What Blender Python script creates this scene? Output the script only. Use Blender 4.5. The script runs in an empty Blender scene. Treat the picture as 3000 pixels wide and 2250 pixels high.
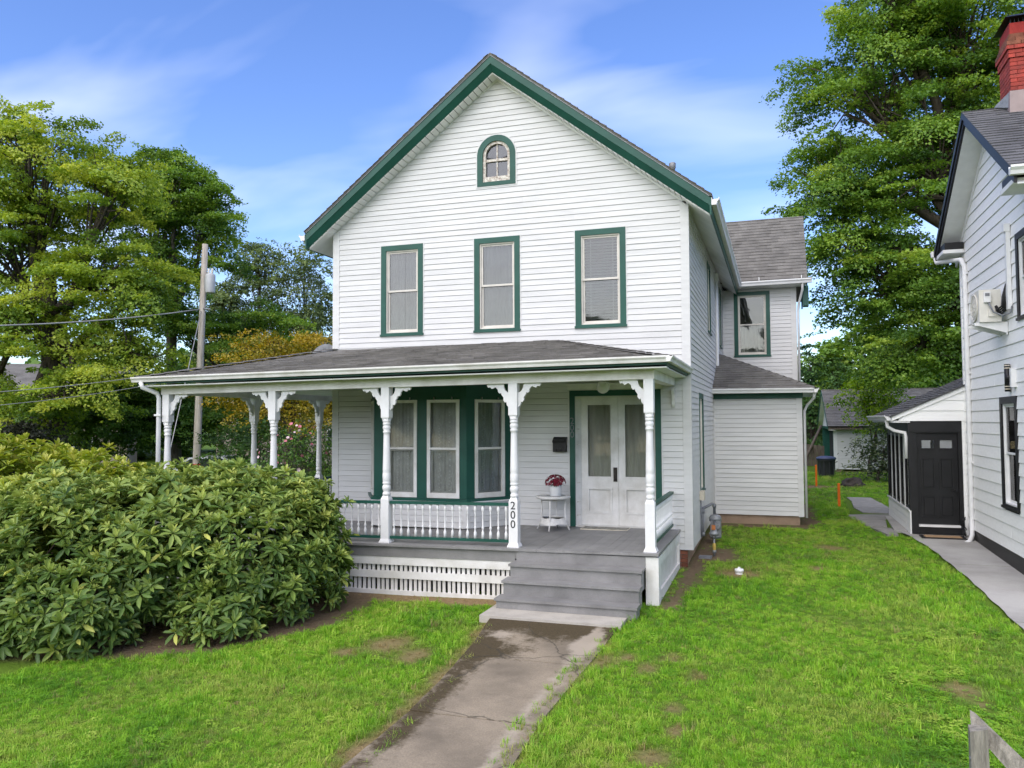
import bpy, math, random
import numpy as np
from mathutils import Vector, Matrix, noise as mnoise
random.seed(7); RNG = np.random.default_rng(7)
R = math.radians
SC = bpy.context.scene
COL = SC.collection

# ------------------------------------------------------------------ camera
CAM_POS = Vector((1.3422, -13.0488, 1.7678))
def setup_camera():
    yaw, pit, rol = R(18.447), R(2.658), R(-0.264)
    F = Vector((-math.sin(yaw)*math.cos(pit), math.cos(yaw)*math.cos(pit), math.sin(pit)))
    Rt = Vector((math.cos(yaw), math.sin(yaw), 0)); U = Rt.cross(F)
    R2 = Rt*math.cos(rol) + U*math.sin(rol); U2 = U*math.cos(rol) - Rt*math.sin(rol)
    cd = bpy.data.cameras.new('camera'); cd.sensor_width = 36; cd.lens = 27.975
    cd.clip_end = 2000; cd.clip_start = .05
    co = bpy.data.objects.new('camera', cd); COL.objects.link(co)
    M = Matrix((R2, U2, -F)).transposed().to_4x4(); M.translation = CAM_POS
    co.matrix_world = M
    SC.camera = co
setup_camera()

# ------------------------------------------------------------------ world, sun, exposure
SUN_EL, SUN_AZ = 46, 190        # azimuth clockwise from +Y (north): front-left of the house
def setup_light():
    w = bpy.data.worlds.new('World'); SC.world = w; w.use_nodes = True
    nt = w.node_tree; N = nt.nodes; L = nt.links
    for n in list(N): N.remove(n)
    out = N.new('ShaderNodeOutputWorld'); bg = N.new('ShaderNodeBackground'); bg.inputs[1].default_value = .084
    sky = N.new('ShaderNodeTexSky'); sky.sky_type = 'NISHITA'; sky.sun_disc = False
    sky.sun_elevation = R(SUN_EL); sky.sun_rotation = R(SUN_AZ); sky.air_density = 1.0; sky.dust_density = .8; sky.ozone_density = 3.0
    tc = N.new('ShaderNodeTexCoord'); sep = N.new('ShaderNodeSeparateXYZ'); L.new(tc.outputs['Generated'], sep.inputs[0])
    zadd = N.new('ShaderNodeMath'); zadd.operation = 'ADD'; zadd.inputs[1].default_value = .35; L.new(sep.outputs[2], zadd.inputs[0])
    zmx = N.new('ShaderNodeMath'); zmx.operation = 'MAXIMUM'; zmx.inputs[1].default_value = .05; L.new(zadd.outputs[0], zmx.inputs[0])
    dv = N.new('ShaderNodeVectorMath'); dv.operation = 'DIVIDE'
    cmb = N.new('ShaderNodeCombineXYZ')
    for i in range(3): L.new(zmx.outputs[0], cmb.inputs[i])
    L.new(tc.outputs['Generated'], dv.inputs[0]); L.new(cmb.outputs[0], dv.inputs[1])
    mp = N.new('ShaderNodeMapping'); L.new(dv.outputs[0], mp.inputs[0])
    mp.inputs['Rotation'].default_value = (0, 0, R(22)); mp.inputs['Scale'].default_value = (1.0, 2.6, 2.2); mp.inputs['Location'].default_value = (1.7, 2.1, 0)
    nz = N.new('ShaderNodeTexNoise'); nz.inputs['Scale'].default_value = 1.9; nz.inputs['Detail'].default_value = 4; nz.inputs['Roughness'].default_value = .42; nz.inputs['Distortion'].default_value = .3
    L.new(mp.outputs[0], nz.inputs['Vector'])
    rp = N.new('ShaderNodeValToRGB'); rp.color_ramp.elements[0].position = .46; rp.color_ramp.elements[1].position = .98
    rp.color_ramp.elements[0].color = (0, 0, 0, 1); rp.color_ramp.elements[1].color = (.48, .48, .48, 1)
    L.new(nz.outputs['Fac'], rp.inputs[0])
    mx = N.new('ShaderNodeMix'); mx.data_type = 'RGBA'; mx.inputs['B'].default_value = (6.8, 6.9, 7.3, 1)
    L.new(rp.outputs[0], mx.inputs['Factor']); hs = N.new('ShaderNodeHueSaturation'); hs.inputs['Saturation'].default_value = 1.18; hs.inputs['Hue'].default_value = .515; hs.inputs['Value'].default_value = .98; L.new(sky.outputs[0], hs.inputs['Color']); L.new(hs.outputs[0], mx.inputs['A'])
    L.new(mx.outputs['Result'], bg.inputs[0]); L.new(bg.outputs[0], out.inputs[0])
    sd = bpy.data.lights.new('sun', 'SUN'); sd.energy = 1.4; sd.angle = R(95); sd.color = (1.0, .90, .73)
    so = bpy.data.objects.new('sun', sd); COL.objects.link(so)
    az, el = R(SUN_AZ), R(SUN_EL)
    d = Vector((math.sin(az)*math.cos(el), math.cos(az)*math.cos(el), math.sin(el)))
    so.rotation_euler = d.to_track_quat('Z', 'Y').to_euler(); so.location = (0, -20, 30)
setup_light()
SC.view_settings.view_transform = 'Standard'; SC.view_settings.look = 'None'
SC.view_settings.gamma = 1; SC.view_settings.exposure = 1.7; SC.view_settings.use_curve_mapping = False
SC.render.engine = 'CYCLES'
SC.cycles.max_bounces = 6; SC.cycles.diffuse_bounces = 4; SC.cycles.glossy_bounces = 3; SC.cycles.transmission_bounces = 4; SC.cycles.use_adaptive_sampling = True; SC.cycles.adaptive_threshold = .02; SC.cycles.transparent_max_bounces = 10; SC.cycles.caustics_reflective = False; SC.cycles.caustics_refractive = False
SC.cycles.use_denoising = True

# ------------------------------------------------------------------ materials
def nt_of(name):
    m = bpy.data.materials.new(name); m.use_nodes = True
    nt = m.node_tree; b = nt.nodes['Principled BSDF']; return m, nt, b
def c4(c): return (c[0], c[1], c[2], 1)
def mat(name, col, rough=.6, var=.12, scale=3., col2=None, bump=0., bscale=40., stretch=(1, 1, 1), fine=0., rnd=0., spec=.3, metal=0., island=False, detail=5):
    """procedural paint / stone: two-scale world-space noise on the colour, optional bump and per-object variation"""
    m, nt, b = nt_of(name); N, L = nt.nodes, nt.links
    b.inputs['Roughness'].default_value = rough; b.inputs['Specular IOR Level'].default_value = spec; b.inputs['Metallic'].default_value = metal
    geo = N.new('ShaderNodeNewGeometry'); mp = N.new('ShaderNodeMapping'); mp.inputs['Scale'].default_value = stretch
    L.new(geo.outputs['Position'], mp.inputs[0])
    nz = N.new('ShaderNodeTexNoise'); nz.inputs['Scale'].default_value = scale; nz.inputs['Detail'].default_value = detail; nz.inputs['Roughness'].default_value = .6
    L.new(mp.outputs[0], nz.inputs['Vector'])
    mx = N.new('ShaderNodeMix'); mx.data_type = 'RGBA'
    c2 = col2 if col2 else tuple(c*(1-var*2) for c in col)
    mx.inputs['A'].default_value = c4(c2); mx.inputs['B'].default_value = c4(tuple(min(c*(1+(0 if col2 else var*.5)), .95) for c in col))
    rp = N.new('ShaderNodeMapRange'); rp.inputs['From Min'].default_value = .3; rp.inputs['From Max'].default_value = .62
    L.new(nz.outputs['Fac'], rp.inputs['Value']); L.new(rp.outputs[0], mx.inputs['Factor'])
    last = mx.outputs['Result']
    if fine:
        n2 = N.new('ShaderNodeTexNoise'); n2.inputs['Scale'].default_value = bscale*2.5; n2.inputs['Detail'].default_value = 2
        L.new(mp.outputs[0], n2.inputs['Vector'])
        mr = N.new('ShaderNodeMapRange'); mr.inputs['From Min'].default_value = .25; mr.inputs['From Max'].default_value = .75
        mr.inputs['To Min'].default_value = 1-fine; mr.inputs['To Max'].default_value = 1+fine
        L.new(n2.outputs['Fac'], mr.inputs['Value'])
        mu = N.new('ShaderNodeVectorMath'); mu.operation = 'SCALE'; L.new(last, mu.inputs[0]); L.new(mr.outputs[0], mu.inputs['Scale']); last = mu.outputs[0]
    if rnd:
        src = geo.outputs['Random Per Island'] if island else None
        if src is None:
            oi = N.new('ShaderNodeObjectInfo'); src = oi.outputs['Random']
        mr = N.new('ShaderNodeMapRange'); mr.inputs['To Min'].default_value = 1-rnd; mr.inputs['To Max'].default_value = 1+rnd
        L.new(src, mr.inputs['Value'])
        mu = N.new('ShaderNodeVectorMath'); mu.operation = 'SCALE'; L.new(last, mu.inputs[0]); L.new(mr.outputs[0], mu.inputs['Scale']); last = mu.outputs[0]
    L.new(last, b.inputs['Base Color'])
    if bump:
        n3 = N.new('ShaderNodeTexNoise'); n3.inputs['Scale'].default_value = bscale; n3.inputs['Detail'].default_value = 4
        L.new(mp.outputs[0], n3.inputs['Vector'])
        bp = N.new('ShaderNodeBump'); bp.inputs['Strength'].default_value = bump; bp.inputs['Distance'].default_value = .01
        L.new(n3.outputs['Fac'], bp.inputs['Height']); L.new(bp.outputs[0], b.inputs['Normal'])
    return m
def mat_glass(name, tint=.8, refl=1.0, base=.04):
    m = bpy.data.materials.new(name); m.use_nodes = True; nt = m.node_tree; N, L = nt.nodes, nt.links
    for n in list(N): N.remove(n)
    out = N.new('ShaderNodeOutputMaterial'); tr = N.new('ShaderNodeBsdfTransparent'); tr.inputs[0].default_value = (tint, tint*1.02, tint*1.01, 1)
    gl = N.new('ShaderNodeBsdfGlossy'); gl.inputs['Roughness'].default_value = .03; gl.inputs[0].default_value = (refl, refl, refl, 1)
    fr = N.new('ShaderNodeFresnel'); fr.inputs[0].default_value = 1.52
    geo = N.new('ShaderNodeNewGeometry'); nz = N.new('ShaderNodeTexNoise'); nz.inputs['Scale'].default_value = 3.; L.new(geo.outputs['Position'], nz.inputs['Vector'])
    bp = N.new('ShaderNodeBump'); bp.inputs['Strength'].default_value = .03; bp.inputs['Distance'].default_value = .05; L.new(nz.outputs['Fac'], bp.inputs['Height']); L.new(bp.outputs[0], gl.inputs['Normal'])
    ad = N.new('ShaderNodeMath'); ad.operation = 'MULTIPLY_ADD'; ad.inputs[1].default_value = 1.3; ad.inputs[2].default_value = base; L.new(fr.outputs[0], ad.inputs[0])
    mx = N.new('ShaderNodeMixShader'); L.new(ad.outputs[0], mx.inputs[0]); L.new(tr.outputs[0], mx.inputs[1]); L.new(gl.outputs[0], mx.inputs[2]); L.new(mx.outputs[0], out.inputs[0])
    return m
def mat_leaf(name, cols, trans=.35, rough=.45, attr='tint', spec=.3, nscale=.0):
    """leaf: colour picked by a per-leaf attribute (0..1) along a ramp, diffuse + translucent + weak gloss"""
    m, nt, b = nt_of(name); N, L = nt.nodes, nt.links
    at = N.new('ShaderNodeAttribute'); at.attribute_name = attr
    rp = N.new('ShaderNodeValToRGB'); el = rp.color_ramp.elements
    while len(el) < len(cols): el.new(.5)
    for i, c in enumerate(cols): el[i].position = i/(len(cols)-1); el[i].color = c4(c)
    L.new(at.outputs['Fac'], rp.inputs[0])
    L.new(rp.outputs[0], b.inputs['Base Color']); b.inputs['Roughness'].default_value = rough; b.inputs['Specular IOR Level'].default_value = spec
    tl = N.new('ShaderNodeBsdfTranslucent'); hs = N.new('ShaderNodeHueSaturation'); hs.inputs['Hue'].default_value = .485; hs.inputs['Saturation'].default_value = 1.1; hs.inputs['Value'].default_value = 1.3
    L.new(rp.outputs[0], hs.inputs['Color']); L.new(hs.outputs[0], tl.inputs[0])
    mx = N.new('ShaderNodeMixShader'); mx.inputs[0].default_value = trans
    L.new(b.outputs[0], mx.inputs[1]); L.new(tl.outputs[0], mx.inputs[2]); L.new(mx.outputs[0], N['Material Output'].inputs[0])
    return m
M = {}
M['vinyl'] = mat('white_vinyl', (.60, .60, .588), .45, .05, 1.3, rnd=.03, bump=.06, bscale=30, stretch=(1, 1, 8))
M['white'] = mat('white_paint', (.72, .72, .715), .5, .05, 4., bump=.05, bscale=60)
M['whitew'] = mat('weathered_white_paint', (.73, .72, .695), .6, .1, 3., col2=(.55, .535, .49), bump=.2, bscale=50, fine=.06)
M['cream'] = mat('cream_soffit_paint', (.78, .78, .75), .6, .06, 2.)
M['storm'] = mat('cream_storm_frame', (.62, .59, .53), .5, .06, 6.)
M['peel'] = mat('peeling_paint', (.70, .67, .6), .8, .1, 26., col2=(.22, .15, .11), bump=.5, bscale=60)
M['green'] = mat('dark_green_paint', (.014, .078, .057), .42, .1, 2.5, bump=.04, bscale=60)
M['grey'] = mat('grey_deck_paint', (.225, .221, .216), .5, .12, 2.6, rnd=.07, bump=.12, bscale=30, fine=.08)
M['shingle'] = mat('brown_grey_shingle', (.15, .143, .13), .9, .16, 1.6, fine=.35, bscale=60, rnd=.22, island=True, bump=.5)
M['shingle2'] = mat('charcoal_shingle', (.105, .105, .11), .9, .12, 2., fine=.35, bscale=60, rnd=.28, island=True, bump=.5)
M['black'] = mat('black_paint', (.012, .012, .013), .45, .2, 4.)
M['nbwhite'] = mat('neighbour_white_siding', (.84, .84, .825), .5, .03, 1.2, rnd=.02, bump=.15, bscale=14, stretch=(1, 6, 20))
M['brick'] = mat('old_red_brick', (.20, .075, .045), .9, .2, 9., rnd=.25, bump=.5, bscale=60, fine=.15)
M['redbrick'] = mat('painted_red_brick', (.36, .055, .04), .85, .1, 7., rnd=.2, col2=(.22, .045, .036), bump=.5, bscale=50, fine=.1)
M['mortar'] = mat('mortar', (.30, .26, .22), .95, .1, 10., bump=.4)
M['redmortar'] = mat('red_mortar', (.28, .03, .025), .9, .1, 10., bump=.4)
M['concrete'] = mat('walk_concrete', (.27, .255, .235), .9, .14, 2.2, fine=.18, bscale=55, bump=.35, rnd=.05)
M['paleconc'] = mat('pale_concrete', (.42, .39, .34), .9, .08, 5., fine=.1, bscale=55, bump=.3)
M['tanconc'] = mat('tan_foundation', (.32, .23, .16), .9, .12, 4., fine=.1, bump=.4)
M['greyconc'] = mat('grey_walk_concrete', (.37, .36, .34), .9, .08, 1.1, fine=.14, bscale=45, bump=.25, col2=(.25, .24, .225))
M['stone'] = mat('grey_paving_stone', (.26, .25, .235), .9, .12, 5., fine=.15, bump=.4, rnd=.12)
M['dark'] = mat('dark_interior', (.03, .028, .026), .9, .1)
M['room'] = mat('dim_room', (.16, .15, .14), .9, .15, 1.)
M['curtain'] = mat('pale_curtain', (.62, .62, .60), .9, .1, 5.)
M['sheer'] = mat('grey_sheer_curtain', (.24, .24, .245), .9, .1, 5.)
M['lace'] = mat('lace_flower', (.78, .78, .77), .9, .05, 5.)
M['drape'] = mat('cream_drape', (.60, .58, .52), .9, .1, 6., stretch=(1, 1, .2))
M['blind'] = mat('white_blind', (.30, .30, .295), .6, .05)
M['glass'] = mat_glass('window_glass', .80, .5)
M['bayglass'] = mat_glass('bay_window_glass', .88, .35, .0)
M['glassd'] = mat_glass('attic_glass', .75, .5, .05)
M['metal'] = mat('galvanised_grey', (.26, .27, .28), .5, .15, 12., metal=.3)
M['pipegrey'] = mat('grey_pipe_paint', (.18, .19, .205), .5, .15, 12.)
M['orange'] = mat('orange_paint', (.75, .15, .01), .6, .1, 6.)
M['tag'] = mat('faded_orange_tag', (.45, .16, .05), .6, .1, 6.)
M['valve'] = mat('dull_yellow_paint', (.50, .36, .09), .6, .1, 6.)
M['yellow'] = mat('yellow_paint', (.70, .42, .02), .6, .1, 6.)
M['beige'] = mat('beige_plastic', (.55, .50, .40), .5, .06)
M['acwhite'] = mat('offwhite_enamel', (.66, .64, .58), .5, .06, 5.)
M['blackpl'] = mat('black_plastic', (.015, .015, .017), .4, .2)
M['handle'] = mat('aged_bronze', (.035, .03, .026), .4, .2, 10., metal=.4)
M['globe'] = mat('opal_glass', (.62, .62, .58), .25, .05)
M['wicker'] = mat('white_wicker', (.70, .69, .66), .7, .06, 20., bump=1., bscale=130, fine=.18)
M['tableglass'] = mat('grey_glass_top', (.30, .32, .32), .15, .05)
M['mat'] = mat('grey_doormat', (.34, .33, .29), .95, .2, 17., col2=(.10, .095, .08), bump=.4)
M['coir'] = mat('tan_coir_mat', (.36, .24, .14), .95, .1, 20., bump=.6)
M['petal'] = mat('crimson_petal', (.17, .006, .022), .6, .3, 40.)
M['bark'] = mat('maple_bark', (.085, .07, .055), .95, .25, 5., bump=.8, bscale=18, stretch=(3, 3, .6))
M['barkpale'] = mat('pale_bark', (.16, .135, .11), .95, .2, 5., bump=.8, bscale=18, stretch=(3, 3, .6))
M['twig'] = mat('twig_brown', (.09, .065, .045), .9, .2, 12.)
M['polewood'] = mat('weathered_pole', (.42, .38, .33), .95, .2, 4., bump=.6, bscale=14, stretch=(4, 4, .3), fine=.15)
M['oldwood'] = mat('weathered_grey_wood', (.27, .25, .21), .95, .25, 5., bump=.9, bscale=24, stretch=(5, 5, .5), fine=.2)
M['fencewood'] = mat('old_fence_wood', (.13, .11, .09), .95, .25, 5., bump=.6, bscale=24, stretch=(5, 5, .5), rnd=.15)
M['transf'] = mat('transformer_grey', (.42, .43, .45), .45, .06, 3.)
M['wire'] = mat('cable_sheath', (.32, .32, .32), .6, .1)
M['carpaint'] = mat('white_car_paint', (.72, .74, .76), .25, .03, spec=.6)
M['carglass'] = mat('car_glass', (.03, .035, .04), .08, .05, spec=.8)
M['rubber'] = mat('rubber', (.02, .02, .02), .8, .1)
M['bluelid'] = mat('blue_lid', (.07, .085, .16), .5, .1)
M['canbody'] = mat('dark_can', (.045, .047, .055), .5, .1)
M['rock'] = mat('dark_rock', (.07, .06, .05), .95, .3, 6., bump=1., bscale=15)
M['farwall'] = mat('tan_house_wall', (.40, .34, .28), .9, .08, 2., stretch=(1, 1, 5))
M['grassy'] = None

# ------------------------------------------------------------------ object helpers
ORI = {}
def tag(o, label=None, cat=None, group=None, kind=None):
    if label: o['label'] = label
    if cat: o['category'] = cat
    if group: o['group'] = group
    if kind: o['kind'] = kind
    return o
def link(o, parent=None, w=None):
    COL.objects.link(o)
    w = Vector(w) if w is not None else (ORI[parent].copy() if parent else Vector((0, 0, 0)))
    if parent: o.parent = parent; o.location = w-ORI[parent]
    else: o.location = w
    ORI[o] = w
    return o
def thing(name, label, cat, loc, group=None):
    o = bpy.data.objects.new(name, None); o.empty_display_size = .2
    link(o, None, loc); return tag(o, label, cat, group)
SAG = .0115
def sag(x): return SAG*(x+2.0)
class Fr:
    """wall frame: a along the wall, b outwards, z up"""
    def __init__(s, O, u, n): s.O = Vector(O); s.u = Vector(u).normalized(); s.n = Vector(n).normalized()
    def __call__(s, a, b, z): p = s.O+s.u*a+s.n*b; return (p.x, p.y, p.z+z)
class MB:
    def __init__(s): s.v = []; s.f = []; s.sm = []
    def add(s, vs, fs, smooth=False):
        k = len(s.v); s.v += [tuple(p) for p in vs]
        for f in fs: s.f.append(tuple(i+k for i in f)); s.sm.append(smooth)
        return s
    def hexa(s, p): # 8 points: bottom 0-3 ring, top 4-7 ring
        return s.add(p, [(3, 2, 1, 0), (4, 5, 6, 7), (0, 1, 5, 4), (1, 2, 6, 5), (2, 3, 7, 6), (3, 0, 4, 7)])
    def box(s, x0, x1, y0, y1, z0, z1):
        return s.hexa([(x0, y0, z0), (x1, y0, z0), (x1, y1, z0), (x0, y1, z0), (x0, y0, z1), (x1, y0, z1), (x1, y1, z1), (x0, y1, z1)])
    def fbox(s, fr, a0, a1, b0, b1, z0, z1):
        return s.hexa([fr(a0, b0, z0), fr(a1, b0, z0), fr(a1, b1, z0), fr(a0, b1, z0), fr(a0, b0, z1), fr(a1, b0, z1), fr(a1, b1, z1), fr(a0, b1, z1)])
    def ring(s, fr, a0, a1, z0, z1, w, b0, b1, wb=None, wt=None):   # rectangular frame
        wb = w if wb is None else wb; wt = w if wt is None else wt
        s.fbox(fr, a0, a0+w, b0, b1, z0+wb, z1-wt); s.fbox(fr, a1-w, a1, b0, b1, z0+wb, z1-wt)
        s.fbox(fr, a0, a1, b0, b1, z0, z0+wb); s.fbox(fr, a0, a1, b0, b1, z1-wt, z1); return s
    def poly(s, pts, off):  # extrude a planar polygon by vector off
        n = len(pts); off = Vector(off); top = [tuple(Vector(p)+off) for p in pts]
        return s.add(list(pts)+top, [tuple(range(n))[::-1], tuple(range(n, 2*n))]+[(i, (i+1) % n, n+(i+1) % n, n+i) for i in range(n)])
    def tube(s, pts, rad, n=8, cap=True):
        pts = [Vector(p) for p in pts]
        if not hasattr(rad, '__len__'): rad = [rad]*len(pts)
        rings = []; prev = None
        for i, p in enumerate(pts):
            d = (pts[min(i+1, len(pts)-1)]-pts[max(i-1, 0)]).normalized()
            if prev is None: a = d.orthogonal().normalized()
            else:
                a = (prev-d*prev.dot(d))
                a = a.normalized() if a.length > 1e-6 else d.orthogonal().normalized()
            prev = a; b = d.cross(a)
            rings.append([p+(a*math.cos(2*math.pi*k/n)+b*math.sin(2*math.pi*k/n))*rad[i] for k in range(n)])
        vs = [q for r in rings for q in r]; fs = []
        for i in range(len(pts)-1):
            for k in range(n): fs.append((i*n+k, i*n+(k+1) % n, (i+1)*n+(k+1) % n, (i+1)*n+k))
        s.add(vs, fs, True)
        if cap: 
            k = len(s.v)-len(vs)
            s.f.append(tuple(range(k+n-1, k-1, -1))); s.sm.append(False); s.f.append(tuple(range(k+len(vs)-n, k+len(vs)))); s.sm.append(False)
        return s
    def lathe(s, prof, c=(0, 0, 0), n=12, smooth=True, rot=0., axis=None):
        vs = []; fs = []
        for r, z in prof:
            for k in range(n):
                t = 2*math.pi*k/n+rot; p = Vector((r*math.cos(t), r*math.sin(t), z))
                if axis is not None: p = axis@p
                vs.append((c[0]+p.x, c[1]+p.y, c[2]+p.z))
        m = len(prof)
        for i in range(m-1):
            for k in range(n): fs.append((i*n+k, i*n+(k+1) % n, (i+1)*n+(k+1) % n, (i+1)*n+k))
        s.add(vs, fs, smooth)
        k0 = len(s.v)-len(vs)
        s.f.append(tuple(range(k0+n-1, k0-1, -1))); s.sm.append(False); s.f.append(tuple(range(k0+(m-1)*n, k0+m*n))); s.sm.append(False)
        return s
    def mesh(s, name, m, w=(0, 0, 0), sg=False):
        me = bpy.data.meshes.new(name)
        vs = [(x-w[0], y-w[1], z-w[2]+(sag(x) if sg else 0)) for x, y, z in s.v]
        me.from_pydata(vs, [], s.f)
        if any(s.sm): me.polygons.foreach_set('use_smooth', s.sm)
        me.materials.append(m); me.update(); return me
    def build(s, name, m, parent=None, w=None, sg=False, label=None, cat=None, group=None, kind=None):
        if w is None:
            if parent: w = ORI[parent]
            else:
                a = np.array(s.v); w = Vector(((a[:, 0].min()+a[:, 0].max())/2, (a[:, 1].min()+a[:, 1].max())/2, a[:, 2].min()))
        o = bpy.data.objects.new(name, s.mesh(name, m, w, sg)); link(o, parent, w)
        return tag(o, label, cat, group, kind)
def inst(name, me, parent, w, rot=None, scale=None):
    o = bpy.data.objects.new(name, me); link(o, parent, w)
    if rot is not None: o.rotation_euler = rot
    if scale is not None: o.scale = scale
    return o
def np_mesh(name, verts, quads, m, attr=None, smooth=False, k=4):
    me = bpy.data.meshes.new(name); nv, nq = len(verts), len(quads)
    me.vertices.add(nv); me.vertices.foreach_set('co', np.ascontiguousarray(verts, np.float32).ravel())
    me.loops.add(nq*k); me.loops.foreach_set('vertex_index', np.ascontiguousarray(quads, np.int32).ravel())
    me.polygons.add(nq); me.polygons.foreach_set('loop_start', np.arange(0, nq*k, k, dtype=np.int32))
    if smooth: me.polygons.foreach_set('use_smooth', np.ones(nq, bool))
    me.update(calc_edges=True)
    if attr is not None:
        a = me.attributes.new('tint', 'FLOAT', 'POINT'); a.data.foreach_set('value', np.ascontiguousarray(attr, np.float32))
    me.materials.append(m); return me
def text(body, m, parent, w, size, rotz=0, ext=.002, name='digit'):
    c = bpy.data.curves.new(name, 'FONT'); c.body = body; c.size = size; c.extrude = ext; c.align_x = 'CENTER'; c.align_y = 'CENTER'
    tmp = bpy.data.objects.new(name, c); COL.objects.link(tmp); dg = bpy.context.evaluated_depsgraph_get(); me = bpy.data.meshes.new_from_object(tmp.evaluated_get(dg)); me.materials.clear(); me.materials.append(m)
    bpy.data.objects.remove(tmp); o = bpy.data.objects.new(name, me); link(o, parent, w); o.rotation_euler = (R(90), 0, rotz); return o

# ------------------------------------------------------------------ ground
def gz(x, y):
    x = np.asarray(x, float); y = np.asarray(y, float)
    z = -.58+.026*np.clip(x, -20, 0)
    return z+np.where(y < 0, .03*np.clip(y, -14, 0), .024*np.clip(y, 0, 5))
def GZ(x, y): return float(gz(x, y))
def vnoise(x, y, s, seed=0):
    """cheap smooth value noise, vectorised"""
    x = np.asarray(x)*s+seed*17.3; y = np.asarray(y)*s+seed*9.1
    xi, yi = np.floor(x), np.floor(y); fx, fy = x-xi, y-yi; fx = fx*fx*(3-2*fx); fy = fy*fy*(3-2*fy)
    def h(a, b): v = np.sin(a*127.1+b*311.7+seed*74.7)*43758.5453; return v-np.floor(v)
    return (h(xi, yi)*(1-fx)+h(xi+1, yi)*fx)*(1-fy)+(h(xi, yi+1)*(1-fx)+h(xi+1, yi+1)*fx)*fy
def seg_d(x, y, pts):
    d = np.full(np.shape(x), 1e9)
    for (x0, y0), (x1, y1) in zip(pts[:-1], pts[1:]):
        dx, dy = x1-x0, y1-y0; t = np.clip(((x-x0)*dx+(y-y0)*dy)/(dx*dx+dy*dy), 0, 1)
        d = np.minimum(d, np.hypot(x-x0-t*dx, y-y0-t*dy))
    return d
PATH_L = [(-2.1, -3.4), (-1.9, -4.6), (-1.78, -5.8), (-1.74, -6.6), (-1.76, -8.0), (-1.8, -12)]
PATH_R = [(-.55, -3.4), (-.58, -4.6), (-.62, -5.3), (-.66, -6.4), (-.63, -8), (-.6, -12)]
def path_x(y, P): 
    P = P[::-1]; return np.interp(y, [p[1] for p in P], [p[0] for p in P])
STONES = [(3.13, 11.65), (3.76, 11.6), (3.95, 9.6), (3.85, 7.6), (3.72, 4.42), (3.42, 4.0), (3.35, 3.84), (3.0, 5.2), (2.84, 7.05), (2.95, 9.5)]
def masks(x, y):
    """dirt (bare earth) and bare (no grass) masks, 0..1"""
    n1 = vnoise(x, y, 2.2, 1)*.6+vnoise(x, y, 6., 2)*.4; n2 = vnoise(x, y, 14., 3)
    dirt = np.zeros(np.shape(x))
    def blob(d, r, soft): return np.clip((r+(n1-.5)*.5*soft*2-d)/soft+.5, 0, 1)
    # under and in front of the rhododendron
    dirt = np.maximum(dirt, blob(seg_d(x, y, [(-9.5, -5.0), (-7.6, -5.3), (-6.3, -5.0), (-5.4, -4.6), (-4.9, -3.9), (-5.0, -3.0)]), .84, .3))
    # along the right wall and the gas meter
    dirt = np.maximum(dirt, blob(seg_d(x, y, [(-.05, -2.5), (.05, 0), (.08, 4.7)]), .15, .22))
    dirt = np.maximum(dirt, blob(np.hypot(x-.32, (y-1.2)*.6), .36, .3))
    dirt = np.maximum(dirt, blob(seg_d(x, y, [(.1, 4.6), (1.75, 4.6), (1.95, 5.2), (1.95, 9)]), .2, .25))
    straw = blob(np.hypot(x-.74, y+.31), .3, .22)
    straw = np.maximum(straw, blob(np.hypot(x-2.5, y-15.2), .6, .4))
    straw = np.maximum(straw, blob(seg_d(x, y, [(-5.5, -2.6), (-2.3, -2.6)]), .2, .16))
    # path edges: bare tan rim
    if True:
        pl = path_x(y, PATH_L); pr = path_x(y, PATH_R); on = (y < -3.0)
        straw = np.maximum(straw, np.where(on, blob(np.abs(x-pl+.08), .11, .18)*(.45+.6*n1), 0))
        straw = np.maximum(straw, np.where(on, blob(np.abs(x-pr), .03, .12)*(.25+.6*n1), 0))
    for px, py, r in ((-2.95, -4.75, .32), (-2.5, -5.0, .2), (-3.3, -5.1, .15), (.25, -4.55, .16), (.05, -4.9, .14), (-.2, -4.6, .13), (.55, -5.0, .12), (.42, -5.9, .13), (.5, -6.35, .11), (2.9, -4.7, .17), (3.0, -5.0, .12), (.4, -6.9, .14), (-.42, -4.75, .18), (2.2, 2.3, .3), (1.9, .5, .15)):
        straw = np.maximum(straw, .8*blob(np.hypot(x-px, (y-py)*.75), r*.7, r))
    hard = np.zeros(np.shape(x), bool)
    hard |= (y < -3.0) & (x > path_x(y, PATH_L)+.09+(n1-.5)*.34) & (x < path_x(y, PATH_R)-.08-(n1-.5)*.34)
    hard |= (x > -2.28) & (x < -.44) & (y > -3.62) & (y < -2.4)                      # step slab
    hard |= (x > -8.5) & (x < -.15) & (y > -2.48) & (y < 0.1)                        # porch
    hard |= (x > -8.5) & (x < .02) & (y > 0) & (y < 14)                              # house
    hard |= (x > -.05) & (x < 1.85) & (y > 4.75) & (y < 14)
    walk = (x > 3.86+(n1-.5)*.22+np.clip((-y-1)*.04, 0, 1)) & (x < 5) & (y < 4.3)
    walk |= (x > 3.7+(n1-.5)*.1) & (y > 4.0) & (y < 7.6)
    hard |= walk
    hard |= (x > 4.5) & (y > -3) & (y < 8)
    sx = np.array([p[0] for p in STONES]); 
    hard |= (y > 3.9) & (y < 11.6) & (x > np.interp(y, [3.85, 5.2, 7.05, 9.5, 11.6], [3.35, 3.02, 2.86, 2.97, 3.14])+(n1-.5)*.12) & (x < 3.95-(n2-.5)*.1)
    return dirt, straw, hard
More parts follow.
